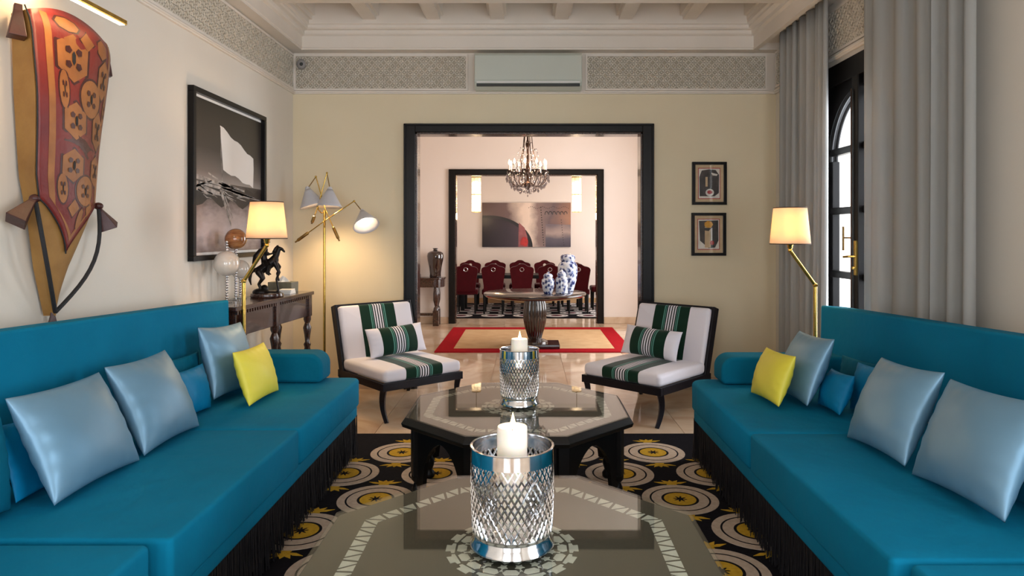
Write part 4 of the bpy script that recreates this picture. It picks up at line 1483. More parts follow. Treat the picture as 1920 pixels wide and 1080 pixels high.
# arm: counterweight end, pivot, elbow, shade neck, shade axis end, forward offset
ARMS = [((644, 452), (618, 394), (600, 332), (584.5, 354), (0.30, 0.0, -1.0), 0.03),
        ((594, 420), (606, 387), (622.5, 325.5), (628, 355), (-0.02, -0.10, -1.0), 0.06),
        ((565, 454), (620, 414), (674, 378), (689, 397), (0.42, -0.62, -0.95), 0.08)]
for i, (cw, pv, el, nk, ax_, dy) in enumerate(ARMS):
    arm = MB()
    c0, p0, e0, n0 = pp(*cw, dy), pp(*pv, dy), pp(*el, dy), pp(*nk, dy)
    arm.tube([c0 + (p0 - c0) * 0.4, p0, e0], 0.0048, 8)
    arm.ball(e0, 0.010, 10, 6)
    a = arm.build('arm', 'brass', t, smooth=50)
    MB().tube([c0, c0 + (p0 - c0) * 0.06, c0 + (p0 - c0) * 0.1, c0 + (p0 - c0) * 0.42, c0 + (p0 - c0) * 0.46], [0.007, 0.007, 0.014, 0.014, 0.006], 12).build('counterweight', 'brass_old', a, smooth=40)
    MB().tube([e0, n0], 0.0045, 8).build('shade_stem', 'brass_old', a, smooth=50)
    yk = (p0.z - 0.03)
    br = MB().tube([(0, 0, yk - 0.02), (p0.x * 0.5, -dy * 0.4, yk - 0.03), (p0.x, -dy * 0.9, yk), p0], 0.005, 8)
    br.build('bracket', 'brass', a, smooth=50)
    axv = Vector(ax_).normalized()
    side = axv.orthogonal().normalized()
    T = frame_matrix(n0, side, -axv.cross(side)) if False else None
    zax = -axv
    xax = side
    yax = zax.cross(xax)
    T = Matrix((xax, yax, zax)).transposed().to_4x4()
    T.translation = n0
    hgt, r0, r1 = 0.155, 0.022, 0.112
    sh = MB()
    n = 40
    sh.grid(lambda q, v: ((r0 + (r1 - r0) * v) * math.cos(2 * PI * q), (r0 + (r1 - r0) * v) * math.sin(2 * PI * q), -0.005 - hgt * v), n, 6, wrap=True, T=T)
    so = sh.build('cone_shade', 'cone_white', t, smooth=60, fix=False, solid=0.003)
    MB().lathe([(0.0, 0.02), (0.014, 0.018), (0.022, 0.0), (0.023, -0.012), (0, -0.012)], 20, (0, 0, 0), T).build('shade_cap', 'cone_white', so, smooth=50)
    MB().ball((0, 0, -0.10), (0.03, 0.03, 0.036), 14, 10, T).build('bulb', 'bulb', so, smooth=True)
    p = T @ Vector((0, 0, -0.125))
    l = bpy.data.lights.new('cone_light', 'SPOT')
    l.energy = 32
    l.color = (1.0, 0.68, 0.36)
    l.spot_size = R(125)
    l.spot_blend = 0.6
    l.shadow_soft_size = 0.03
    lo = bpy.data.objects.new('cone_light', l)
    COL.objects.link(lo)
    lo.parent = t
    lo.location = p
    lo.rotation_euler = axv.to_track_quat('-Z', 'Y').to_euler()

# ------------------------------------------------------------------ walnut console with turned legs
CZ = 0.975
con = thing('console_table', 'dark walnut console with turned legs below the framed photograph', 'console table', (-1.975, 5.04, 0), R(-5))
L2, D2 = 0.63, 0.16
MB().box(-D2, D2, -L2, L2, CZ - 0.03, CZ).build('tabletop', 'brown_wood', con, bevel=0.006)
for y0, y1, nm in ((-L2 + 0.03, -0.05, 'drawer_front'), (-0.03, L2 - 0.06, 'drawer_front')):
    MB().box(D2 - 0.045, D2 - 0.022, y0, y1, CZ - 0.20, CZ - 0.03).build(nm, 'brown_wood', con, bevel=0.004)
MB().box(-D2 + 0.02, D2 - 0.045, -L2 + 0.03, L2 - 0.06, CZ - 0.16, CZ - 0.03).build('drawer_case', 'brown_wood', con)
dn = MB()
for i in range(34):
    y = -L2 + 0.03 + i * (2 * L2 - 0.09) / 33
    dn.box(D2 - 0.024, D2 - 0.006, y - 0.008, y + 0.008, CZ - 0.052, CZ - 0.03)
dn.build('dentil_moulding', 'brown_wood', con)
LEGP = [(0.030, 0.10), (0.030, 0.30), (0.018, 0.315), (0.03, 0.335), (0.02, 0.36), (0.026, 0.40), (0.034, 0.46), (0.022, 0.52), (0.03, 0.545), (0.018, 0.565), (0.024, 0.62), (0.034, 0.68), (0.02, 0.72), (0.03, 0.745), (0.03, CZ - 0.03)]
for x in (-D2 + 0.035, D2 - 0.035):
    for y in (-L2 + 0.12, -0.02, L2 - 0.06):
        g = MB().lathe(LEGP, 14, (x, y, 0)).box(x - 0.032, x + 0.032, y - 0.032, y + 0.032, 0.0, 0.30).box(x - 0.028, x + 0.028, y - 0.028, y + 0.028, CZ - 0.2, CZ - 0.03)
        g.build('leg', 'brown_wood', con, smooth=40)
for y0, y1 in ((-L2 + 0.06, -0.02), (-0.02, L2 - 0.06)):
    sg = MB()
    n = 16
    for i in range(n):
        a, c = i / n, (i + 1) / n
        f = lambda q: 0.26 + 0.10 * math.sin(PI * q) ** 2
        vs = [(x, y0 + (y1 - y0) * q, z) for x in (D2 - 0.05, D2 - 0.025) for q, z in ((a, 0.20), (c, 0.20), (c, f(c)), (a, f(a)))]
        sg.add(vs, [(0, 1, 2, 3), (7, 6, 5, 4), (2, 6, 7, 3), (0, 4, 5, 1)])
    sg.build('scalloped_stretcher', 'brown_wood', con, fix=False)
MB().box(-D2 + 0.02, D2 - 0.03, -L2 + 0.06, L2 - 0.06, 0.17, 0.20).build('lower_shelf', 'brown_wood', con, bevel=0.004)
RC = Matrix.Translation((-1.975, 5.04, 0)) @ Matrix.Rotation(R(-5), 4, 'Z')


def on_console(x, y, z=0.0):
    return RC @ Vector((x, y, CZ + z))


# plate leaning on the shelf of the console
pl = MB().lathe([(0.0, 0.004), (0.07, 0.004), (0.10, 0.014), (0.105, 0.012), (0.08, 0.0), (0.0, 0.0)], 32)
o = pl.build('decorative_plate', 'olive_box', None, smooth=50, loc=RC @ Vector((D2 + 0.012, 0.40, 0.21 + 0.09)), rot=(0, R(80), R(-6)))
tag(o, 'grey brown plate leaning on the lower part of the walnut console', 'plate')


# marble balls on beaded glass stands
def ball_stand(label, p, zc, r, m, beads_up=0):
    h = zc - CZ
    t = thing('ball_ornament', label, 'ornament', (p[0], p[1], CZ), 0, 'stone balls on beaded glass stands')
    MB().lathe([(0.045, 0), (0.045, 0.008), (0.03, 0.016), (0.012, 0.022), (0, 0.022)], 24).build('base', 'clear', t, smooth=50)
    st_ = MB()
    n = int((h - r - 0.02) / 0.018)
    for i in range(n):
        st_.ball((0, 0, 0.028 + (h - r - 0.022) * (i + 0.5) / n), (0.0125, 0.0125, 0.0095), 10, 6)
    st_.tube([(0, 0, 0.01), (0, 0, h - r + 0.004)], 0.004, 6)
    st_.build('beaded_stem', 'silver', t, smooth=60)
    MB().ball((0, 0, h), r, 32, 20).build('ball', m, t, smooth=True)
    if beads_up:
        bu = MB()
        for i in range(beads_up):
            bu.ball((0, 0, h + r + 0.008 + i * 0.018), (0.011 - 0.0008 * i, 0.011 - 0.0008 * i, 0.0095), 10, 6)
        bu.build('finial', 'silver', t, smooth=60)
    return t


ball_stand('large white stone ball on a beaded stand, nearest the sofa on the console', (-2.058, 4.68), 1.245, 0.086, 'marble_ball', 4)
ball_stand('smaller white stone ball on a beaded stand beside the bronze rider', (-2.088, 4.97), 1.19, 0.068, 'marble_ball')
ball_stand('brown stone ball on a tall beaded stand between the white balls', (-2.062, 4.835), 1.412, 0.074, 'amber')

# bronze horse and rider
hs = thing('horse_statue', 'dark bronze statue of a rearing horse with rider on the console', 'statue', on_console(0.03, 0.06), R(14))
MB().lathe([(0.10, 0), (0.105, 0.012), (0.10, 0.03), (0.085, 0.034), (0, 0.034)], 32, T=Matrix.Scale(1.15, 4, (1, 0, 0))).build('plinth', 'brown_wood', hs, smooth=40)
z = 0.034
g = MB()


def limb(pts, rs, n=10):
    P = [Vector(p) for p in pts]
    g.tube(P, rs, n)
    for p, r_ in ((P[0], rs[0]), (P[-1], rs[-1])):
        g.ball(p, r_, 10, 6)


# rocky ground
g.ball((-0.05, 0, z + 0.005), (0.055, 0.05, 0.03))
g.ball((0.03, 0.0, z), (0.07, 0.055, 0.018))
g.ball((-0.02, 0.01, z + 0.03), (0.03, 0.03, 0.03))
# horse: body rising to the chest, neck, head
limb([(-0.055, 0, z + 0.165), (-0.02, 0, z + 0.185), (0.02, 0, z + 0.215), (0.05, 0, z + 0.245)], [0.034, 0.037, 0.036, 0.034])
limb([(0.05, 0, z + 0.25), (0.07, 0, z + 0.29), (0.082, 0, z + 0.325)], [0.028, 0.021, 0.016])
limb([(0.082, 0, z + 0.332), (0.105, 0, z + 0.325), (0.122, 0, z + 0.305)], [0.015, 0.012, 0.008])
limb([(0.078, 0.006, z + 0.345), (0.078, 0.007, z + 0.36)], [0.005, 0.002])
limb([(0.045, 0, z + 0.30), (0.06, 0, z + 0.33), (0.072, 0, z + 0.35)], [0.012, 0.012, 0.006])
for sy in (-1, 1):
    limb([(-0.055, sy * 0.02, z + 0.155), (-0.03, sy * 0.026, z + 0.105), (-0.058, sy * 0.026, z + 0.065), (-0.04, sy * 0.026, z + 0.02)], [0.028, 0.017, 0.010, 0.008])
    limb([(0.055, sy * 0.018, z + 0.225), (0.088, sy * 0.022, z + 0.17 + 0.02 * sy), (0.068, sy * 0.022, z + 0.12 + 0.02 * sy), (0.08, sy * 0.022, z + 0.06 + 0.03 * sy)], [0.02, 0.012, 0.009, 0.008])
limb([(0.08, -0.02, z + 0.03), (0.082, -0.02, z + 0.004)], [0.008, 0.009])
limb([(-0.085, 0, z + 0.175), (-0.115, 0, z + 0.15), (-0.122, 0, z + 0.10), (-0.112, 0, z + 0.06)], [0.012, 0.014, 0.012, 0.005])
# rider: legs, torso, cape, arms, head with hat
for sy in (-1, 1):
    limb([(-0.012, sy * 0.02, z + 0.225), (0.02, sy * 0.045, z + 0.20), (0.002, sy * 0.046, z + 0.145), (0.02, sy * 0.046, z + 0.135)], [0.018, 0.015, 0.010, 0.007])
    limb([(-0.022, sy * 0.03, z + 0.315), (0.01, sy * 0.045, z + 0.285), (0.045, sy * 0.018, z + 0.295)], [0.013, 0.010, 0.007])
limb([(-0.018, 0, z + 0.225), (-0.024, 0, z + 0.27), (-0.02, 0, z + 0.32)], [0.024, 0.024, 0.027])
limb([(-0.012, 0, z + 0.345), (-0.006, 0, z + 0.365)], [0.012, 0.019])
g.ball((-0.004, 0, z + 0.378), (0.03, 0.026, 0.007))
limb([(-0.045, 0, z + 0.31), (-0.075, 0, z + 0.27), (-0.095, 0, z + 0.22)], [0.022, 0.026, 0.012])
o = g.build('horse_and_rider', 'bronze', hs, smooth=True)
md = o.modifiers.new('fuse', 'REMESH')
md.mode = 'VOXEL'
md.voxel_size = 0.0045
md.use_smooth_shade = True
md2 = o.modifiers.new('soften', 'SMOOTH')
md2.factor = 0.5
md2.iterations = 3

# tissue box and note cards
tb = thing('tissue_box', 'olive tissue box with a white tissue on the far end of the console', 'tissue box', on_console(-0.05, 0.50), R(-6))
MB().box(-0.10, 0.10, -0.06, 0.07, 0, 0.085).build('box', 'olive_box', tb, bevel=0.004)
MB().lathe([(0.045, 0.083), (0.03, 0.10), (0.012, 0.125), (0, 0.135)], 9, T=Matrix.Scale(1.2, 4, (1, 0, 0)), flute=lambda a, j: 1 + 0.3 * math.sin(3 * a + j)).build('tissue', 'paper', tb)
nc = thing('note_cards', 'stack of white note cards in front of the tissue box', 'paper', on_console(0.045, 0.36), R(4))
for k in range(3):
    MB().box(-0.05, 0.05, -0.07, 0.07, k * 0.012, k * 0.012 + 0.0115, Matrix.Rotation(R(3 * k - 3), 4, 'Z')).build('card_pack', 'paper', nc, bevel=0.002)

# ------------------------------------------------------------------ framed photograph on the side wall
PX, PY, PZ, PW, PH = XL, 5.015, 1.84, 1.23, 1.14
ph = thing('framed_photograph', 'large black framed photograph of a white flag on a driftwood raft', 'picture', (PX + 0.002, PY, PZ))
fw, fd = 0.035, 0.042
f = MB().box(0, fd, -PW / 2, PW / 2, PH / 2 - fw, PH / 2).box(0, fd, -PW / 2, PW / 2, -PH / 2, -PH / 2 + fw)
f.box(0, fd, -PW / 2, -PW / 2 + fw, -PH / 2 + fw, PH / 2 - fw).box(0, fd, PW / 2 - fw, PW / 2, -PH / 2 + fw, PH / 2 - fw)
f.build('frame', 'black_wood', ph, bevel=0.003)
MB().box(0, 0.008, -PW / 2 + fw, PW / 2 - fw, -PH / 2 + fw, PH / 2 - fw).build('mount', 'paper', ph)


def gradient(name, axis, stops, rough=0.35, lo=-1.0, hi=1.0, noise=0.0, nscale=6.0, stretch=(1, 1, 1)):
    """printed tones along one axis of the print"""
    m = mat(name, (0.5, 0.5, 0.5), rough, spec=0.3)
    nt = m.node_tree
    b_ = nt.nodes['Principled BSDF']
    tc = nt.nodes.new('ShaderNodeTexCoord')
    sp_ = nt.nodes.new('ShaderNodeSeparateXYZ')
    nt.links.new(tc.outputs['Object'], sp_.inputs[0])
    mr = nt.nodes.new('ShaderNodeMapRange')
    mr.inputs['From Min'].default_value = lo
    mr.inputs['From Max'].default_value = hi
    nt.links.new(sp_.outputs[axis], mr.inputs['Value'])
    src = mr.outputs['Result']
    if noise:
        mp = nt.nodes.new('ShaderNodeMapping')
        mp.inputs['Scale'].default_value = stretch
        nt.links.new(tc.outputs['Object'], mp.inputs['Vector'])
        n = nt.nodes.new('ShaderNodeTexNoise')
        n.inputs['Scale'].default_value = nscale
        n.inputs['Detail'].default_value = 6
        nt.links.new(mp.outputs['Vector'], n.inputs['Vector'])
        ma = nt.nodes.new('ShaderNodeMath')
        ma.operation = 'MULTIPLY_ADD'
        ma.inputs[1].default_value = noise
        nt.links.new(n.outputs['Fac'], ma.inputs[0])
        nt.links.new(src, ma.inputs[2])
        sb_ = nt.nodes.new('ShaderNodeMath')
        sb_.operation = 'SUBTRACT'
        sb_.inputs[1].default_value = noise / 2
        nt.links.new(ma.outputs[0], sb_.inputs[0])
        src = sb_.outputs[0]
    rp = nt.nodes.new('ShaderNodeValToRGB')
    el = rp.color_ramp.elements
    while len(el) > 1:
        el.remove(el[-1])
    el[0].position, el[0].color = stops[0][0], (*stops[0][1], 1)
    for p_, c in stops[1:]:
        e = el.new(p_)
        e.color = (*c, 1)
    nt.links.new(src, rp.inputs['Fac'])
    nt.links.new(rp.outputs['Color'], b_.inputs['Base Color'])
    return m


M['ph_sky'] = gradient('photo_sky', 'Z', [(0.0, rgb(150, 140, 134)), (0.12, rgb(112, 102, 96)), (0.4, rgb(62, 54, 48)), (1.0, rgb(40, 34, 28))], lo=-0.03, hi=0.54, noise=0.04)
M['ph_water'] = gradient('photo_water', 'Z', [(0.0, rgb(120, 106, 104)), (0.35, rgb(196, 182, 182)), (0.62, rgb(168, 154, 152)), (0.85, rgb(110, 96, 92)), (1.0, rgb(70, 60, 54))], lo=-0.54, hi=-0.10, noise=0.35, nscale=9, stretch=(1, 1, 3))
M['ph_dark'] = gradient('photo_dark_bank', 'Y', [(0.0, rgb(34, 28, 24)), (1.0, rgb(60, 50, 44))], lo=-0.6, hi=0.6, noise=0.8, nscale=14)
M['ph_flag'] = gradient('photo_flag', 'Y', [(0.0, rgb(236, 230, 224)), (0.4, rgb(220, 212, 204)), (1.0, rgb(230, 222, 216))], lo=-0.2, hi=0.4, noise=0.3, nscale=5)
M['ph_wood'] = mat('photo_driftwood', rgb(196, 186, 178), 0.4, noise=(22, rgb(70, 60, 54)))
pr_ = MB()
m2 = fw + 0.018
yA, yB, zA, zB = -PW / 2 + fw + 0.003, PW / 2 - fw - 0.003, -PH / 2 + m2, PH / 2 - m2
hz = -0.03
DZ = 0.125


def flat(poly, x, k):
    pr_.k = k
    if k in (2, 4):
        poly = [(y, min(z + DZ, zB)) for y, z in poly]
    pr_.add([(x, y, z) for y, z in poly], [tuple(range(len(poly)))])


flat([(yA, hz), (yB, hz), (yB, zB), (yA, zB)], 0.0090, 0)
flat([(yA, zA), (yB, zA), (yB, hz), (yA, hz)], 0.0090, 1)
bank = [(yA, -0.315)] + [(yA + (yB - yA) * i / 16, -0.30 - 0.03 * math.sin(i * 1.3)) for i in range(1, 16)] + [(yB, -0.32)]
bank += [(yB, -0.19)] + [(yB + (yA - yB) * i / 16, -0.185 + 0.018 * math.sin(i * 2.1)) for i in range(1, 16)] + [(yA, -0.17)]
flat(bank, 0.0094, 2)
flag = [(-0.17, 0.378)] + [(-0.17 + 0.59 * i / 10, 0.378 - 0.173 * (i / 10) + 0.010 * math.sin(i * 1.4)) for i in range(1, 10)]
flag += [(0.42, 0.205), (0.425, 0.12), (0.415, -0.03)] + [(0.415 - 0.535 * i / 8, -0.03 + 0.098 * i / 8 + 0.010 * math.sin(i * 1.7)) for i in range(1, 8)] + [(-0.12, 0.068)]
flat(flag, 0.0098, 3)
pr_.k = 4
rnd = random.Random(9)


def streak(p, q, w):
    d = Vector((q[0] - p[0], q[1] - p[1])).normalized()
    nn = Vector((-d.y, d.x)) * w / 2
    mid = ((p[0] + q[0]) / 2 + rnd.uniform(-0.01, 0.01), (p[1] + q[1]) / 2 + rnd.uniform(-0.01, 0.01))
    flat([(p[0] + nn.x, p[1] + nn.y), (mid[0] + nn.x, mid[1] + nn.y), (q[0] + nn.x * 0.5, q[1] + nn.y * 0.5), (q[0] - nn.x * 0.5, q[1] - nn.y * 0.5), (mid[0] - nn.x, mid[1] - nn.y), (p[0] - nn.x, p[1] - nn.y)], 0.0102, 4)


streak((yA, -0.13), (0.25, -0.19), 0.03)
streak((yA, -0.17), (0.45, -0.235), 0.02)
streak((yA, -0.20), (-0.15, -0.235), 0.045)
streak((-0.35, -0.10), (0.1, -0.19), 0.012)
streak((-0.55, -0.21), (-0.3, -0.15), 0.014)
streak((-0.15, -0.18), (0.56, -0.25), 0.018)
streak((-0.165, -0.20), (0.02, -0.46), 0.034)
streak((-0.13, -0.20), (0.04, -0.40), 0.014)
streak((-0.166, 0.24), (-0.125, -0.20), 0.008)
for i in range(14):
    y0 = rnd.uniform(yA, 0.2)
    z0_ = rnd.uniform(-0.25, -0.15)
    streak((y0, z0_), (y0 + rnd.uniform(0.1, 0.3), z0_ - rnd.uniform(0.0, 0.04)), 0.008)
pr_.build('print', ['ph_sky', 'ph_water', 'ph_dark', 'ph_flag', 'ph_wood'], ph, fix=False)

# ------------------------------------------------------------------ leather banner with its picture light
bn = thing('leather_banner', 'long painted leather pouch with pointed tip hung on the wall above the sofa', 'wall hanging', (XL, 3.1, 1.07))
BX, BY, BZ = XL, 3.1, 1.07


def lerp_tab(tab, z):
    for (z0_, v0), (z1_, v1) in zip(tab, tab[1:]):
        if z <= z1_ or (z1_, v1) == tab[-1]:
            q = (z - z0_) / (z1_ - z0_)
            return v0 + (v1 - v0) * min(1, max(0, q))


YLT = [(1.08, 3.075), (1.30, 2.985), (1.58, 2.905), (1.70, 2.875), (2.05, 2.845), (2.44, 2.83)]
YRT = [(1.08, 3.085), (1.30, 3.165), (1.58, 3.33), (1.70, 3.345), (2.05, 3.385), (2.44, 3.455)]
DPT = [(1.08, 0.035), (1.30, 0.075), (1.58, 0.115), (2.05, 0.135), (2.44, 0.125)]


def topz(u_):
    return 2.40 + 0.06 * math.sin(PI * min(1, u_ * 1.15)) - 0.02 * (1 - u_)


def front(u_, z_, off=0.0):
    yl, yr = lerp_tab(YLT, z_), lerp_tab(YRT, z_)
    x = lerp_tab(DPT, z_) + 0.03 * max(0.0, math.sin(PI * u_)) ** 0.8 - 0.045 * u_ ** 3 * min(1.0, max(0.0, (z_ - 1.15) / 0.45)) + 0.006 * math.sin(7 * z_ + 4 * u_) + off
    x -= 0.05 * max(0, (z_ - 2.30) / 0.15) ** 2
    return (x, yl + (yr - yl) * u_ - BY, z_ - BZ)


body = MB()
rows, colsn = 26, 14


def shell(u_, v_):
    zt_ = 2.44
    if u_ < 0.2:
        q = u_ / 0.2
        z_ = 1.08 + (topz(0) - 1.08) * v_
        f_ = front(0, z_)
        return (0.012 + (f_[0] - 0.012) * max(q, 0.0) ** 0.8, f_[1] + 0.05 * (1 - q) * min(1, v_ * 3), f_[2])
    if u_ > 0.8:
        q = (1 - u_) / 0.2
        z_ = 1.08 + (topz(1) - 1.08) * v_
        f_ = front(1, z_)
        return (0.012 + (f_[0] - 0.012) * max(q, 0.0) ** 0.8, f_[1] + 0.02 * (1 - q) * min(1, v_ * 3), f_[2])
    q = (u_ - 0.2) / 0.6
    return front(q, 1.08 + (topz(q) - 1.08) * v_)


body.grid(shell, 30, 30)
body.build('pouch', 'hide', bn, smooth=70, fix=False)


def flap_bottom(u_):
    # v shaped lower edge of the decorated flap
    return 1.36 + 0.24 * (abs(u_ - 0.45) / (0.45 if u_ < 0.45 else 0.55)) ** 0.9


fl = MB()
fl.grid(lambda a, v_: front(a, flap_bottom(a) + (topz(a) + 0.002 - flap_bottom(a)) * v_, 0.006), 26, 30)
flap = fl.build('painted_flap', 'hide_red', bn, smooth=70, fix=False, solid=0.004)


def motif(pts, off=0.0095, m='hide_gold', name='painted_motif', fine=True):
    """flat painted shape on the flap; pts in (across 0..1, height)"""
    n = len(pts)
    cu, cz = sum(p[0] for p in pts) / n, sum(p[1] for p in pts) / n
    t_ = MB()
    rings = []
    for q in (1.0, 0.66, 0.33):
        rings.append([front(min(0.99, max(0.01, cu + (a - cu) * q)), cz + (z_ - cz) * q, off) for a, z_ in pts])
    vs = [p for r_ in rings for p in r_] + [front(min(0.99, max(0.01, cu)), cz, off)]
    fs = [(j * n + i, j * n + (i + 1) % n, (j + 1) * n + (i + 1) % n, (j + 1) * n + i) for j in range(2) for i in range(n)]
    fs += [(2 * n + i, 2 * n + (i + 1) % n, 3 * n) for i in range(n)]
    t_.add(vs, fs)
    return t_.build(name, m, flap, fix=False, smooth=True)


def poly_m(cu, cz, ru, rz, n, rot=0.0):
    return [(cu + ru * math.sin(rot + 2 * PI * i / n), cz + rz * math.cos(rot + 2 * PI * i / n)) for i in range(n)]


SH = [(0.38, 2.235, 0.20, 0.11, 6), (0.84, 2.19, 0.115, 0.10, 6), (0.635, 2.075, 0.165, 0.088, 24), (0.265, 2.085, 0.055, 0.085, 16), (0.93, 2.04, 0.04, 0.07, 12),
      (0.405, 1.955, 0.17, 0.085, 6), (0.80, 1.935, 0.13, 0.095, 6), (0.385, 1.755, 0.16, 0.075, 6), (0.80, 1.745, 0.13, 0.075, 6), (0.255, 1.65, 0.06, 0.065, 16),
      (0.58, 1.645, 0.15, 0.068, 24), (0.88, 1.65, 0.055, 0.06, 16), (0.41, 1.565, 0.085, 0.04, 4), (0.70, 1.565, 0.08, 0.04, 4), (0.545, 1.515, 0.05, 0.05, 8),
      (0.55, 2.335, 0.09, 0.045, 4), (0.78, 2.335, 0.09, 0.05, 6), (0.34, 2.38, 0.12, 0.03, 8)]
for cu, cz, ru, rz, n in SH:
    motif(poly_m(cu, cz, ru * 1.12 + 0.008, rz * 1.08 + 0.004, n), 0.0088, 'hide_dark', 'motif_outline')
    motif(poly_m(cu, cz, ru, rz, n))
    if n >= 6 and rz > 0.06:
        rnd2 = random.Random(int(cu * 100 + cz * 1000))
        for k in range(4):
            a = PI / 4 + PI / 2 * k
            motif(poly_m(cu + ru * 0.42 * math.sin(a), cz + rz * 0.42 * math.cos(a), ru * 0.2, rz * 0.17, 5, rnd2.uniform(0, 6)), 0.0115, 'hide_dark', 'painted_detail')
        motif(poly_m(cu, cz, ru * 0.12, rz * 0.3, 6), 0.0115, 'cord', 'painted_detail')
motif([(0.38, 1.93), (0.56, 1.875), (0.74, 1.84), (0.6, 1.79), (0.45, 1.845), (0.25, 1.86)], 0.0088, 'hide_dark')


def band(u0, u1, off=0.009):
    t_ = MB()

    def fn(a, v_):
        if v_ < 0.22:      # the lower v
            q = v_ / 0.22
            uu = 0.45 + ((u0 + (u1 - u0) * a) - 0.45) * q
            zlow = 1.36 + abs(uu - 0.45) / (0.45 if u0 < 0.45 else 0.55) * 0.24 + 0.06 + (0.02 if u0 > 0.5 else 0)
            return front(uu, zlow + 0.0 + 0.03 * a * (1 - q) * (1 if u0 < 0.45 else -1), off)
        uu = u0 + (u1 - u0) * a
        z0_ = 1.36 + abs(uu - 0.45) / (0.45 if u0 < 0.45 else 0.55) * 0.24 + 0.06 + (0.02 if u0 > 0.5 else 0)
        return front(uu, z0_ + (2.40 - z0_) * (v_ - 0.22) / 0.78, off)
    t_.grid(fn, 3, 36)
    t_.build('painted_border', 'hide_gold', flap, fix=False, smooth=True)


band(0.10, 0.165)
band(0.955, 0.915)


def cone_tassel(p, q, r0, r1):
    MB().tube([p, Vector(p) + (Vector(q) - Vector(p)) * 0.2, q], [r0, r0 * 1.1, r1], 4).build('tassel', 'hide_dark', bn, bevel=0.003)


L0 = Vector((0.10, 2.90 - BY, 1.60 - BZ))
R0 = Vector((0.09, 3.345 - BY, 1.585 - BZ))
Bt = Vector((0.05, 3.08 - BY, 1.085 - BZ))
cone_tassel(L0, L0 + Vector((-0.02, -0.085, -0.10)), 0.018, 0.055)
cone_tassel(R0, R0 + Vector((0.02, 0.055, -0.105)), 0.012, 0.055)
cone_tassel(Bt + Vector((0, 0, 0.012)), Bt + Vector((0, 0, -0.075)), 0.012, 0.032)
cone_tassel((0.08, 2.83 - BY, 2.40 - BZ), (0.085, 2.815 - BY, 2.26 - BZ), 0.02, 0.045)
cone_tassel((0.05, 3.475 - BY, 2.40 - BZ), (0.05, 3.475 - BY, 2.25 - BZ), 0.012, 0.032)
for a0, bulge in ((L0, Vector((0.03, 0.0, 0.0))), (R0, Vector((0.03, 0.03, 0.0)))):
    pts = []
    for i in range(13):
        q = i / 12
        p = a0 + (Bt + Vector((0.012, 0, 0.01)) - a0) * q
        p += bulge * math.sin(PI * q) + Vector((0, (0.045 if a0 is R0 else -0.035) * math.sin(PI * q), -0.02 * math.sin(PI * q)))
        pts.append(p)
    MB().tube(pts, 0.009, 8).build('strap', 'cord', bn, smooth=True)
for p in (L0, R0):
    MB().ball(p, (0.022, 0.022, 0.018), 10, 8).build('knot', 'hide_dark', bn, smooth=True)
seam = [front(0.0, 1.60 + 0.80 * i / 16, 0.008) for i in range(17)]
low = [front(0.45 * (1 - i / 8), flap_bottom(0.45 * (1 - i / 8)), 0.009) for i in range(8)]
MB().tube(low + seam, 0.003, 6).build('stitched_edge', 'cord', flap, smooth=True)

lt = thing('picture_light', 'brass picture light bar above the leather banner', 'lamp', (XL, 2.9, 2.475))
MB().box(0.21, 0.245, -0.45, 0.425, -0.012, 0.012).build('bar', 'brass', lt, bevel=0.004)
MB().tube([(0.0, -0.15, 0.03), (0.1, -0.15, 0.06), (0.2, -0.15, 0.035), (0.225, -0.15, 0.01)], 0.008, 8).build('arm', 'brass', lt, smooth=True)
MB().lathe([(0.03, 0), (0.03, 0.006), (0.0, 0.008)], 20, T=Matrix.Translation((0, -0.15, 0.03)) @ Matrix.Rotation(R(90), 4, 'Y')).build('wall_plate', 'brass', lt, smooth=40)
MB().box(0.215, 0.24, -0.44, 0.41, -0.0145, -0.0125).build('light_strip', 'bulb', lt)
l = area('picture_light_glow', (XL + 0.227, 2.9, 2.455), (XL + 0.10, 2.95, 2.2), 0.03, 0.8, 3.0, (1.0, 0.66, 0.34))

# ------------------------------------------------------------------ small framed prints on the far wall
M['pr_tan'] = mat('print_tan', rgb(206, 178, 140), 0.5, noise=(18, rgb(196, 166, 126)))
M['pr_dark'] = mat('print_charcoal', rgb(44, 38, 36), 0.5, noise=(16, rgb(74, 64, 60)))
M['pr_red'] = mat('print_red', rgb(176, 44, 40), 0.5, noise=(30, rgb(150, 34, 34)))
M['pr_yellow'] = mat('print_yellow', rgb(228, 168, 44), 0.5, noise=(30, rgb(206, 140, 34)))
M['pr_white'] = mat('print_white', rgb(232, 224, 214), 0.5, noise=(20, rgb(214, 204, 192)))


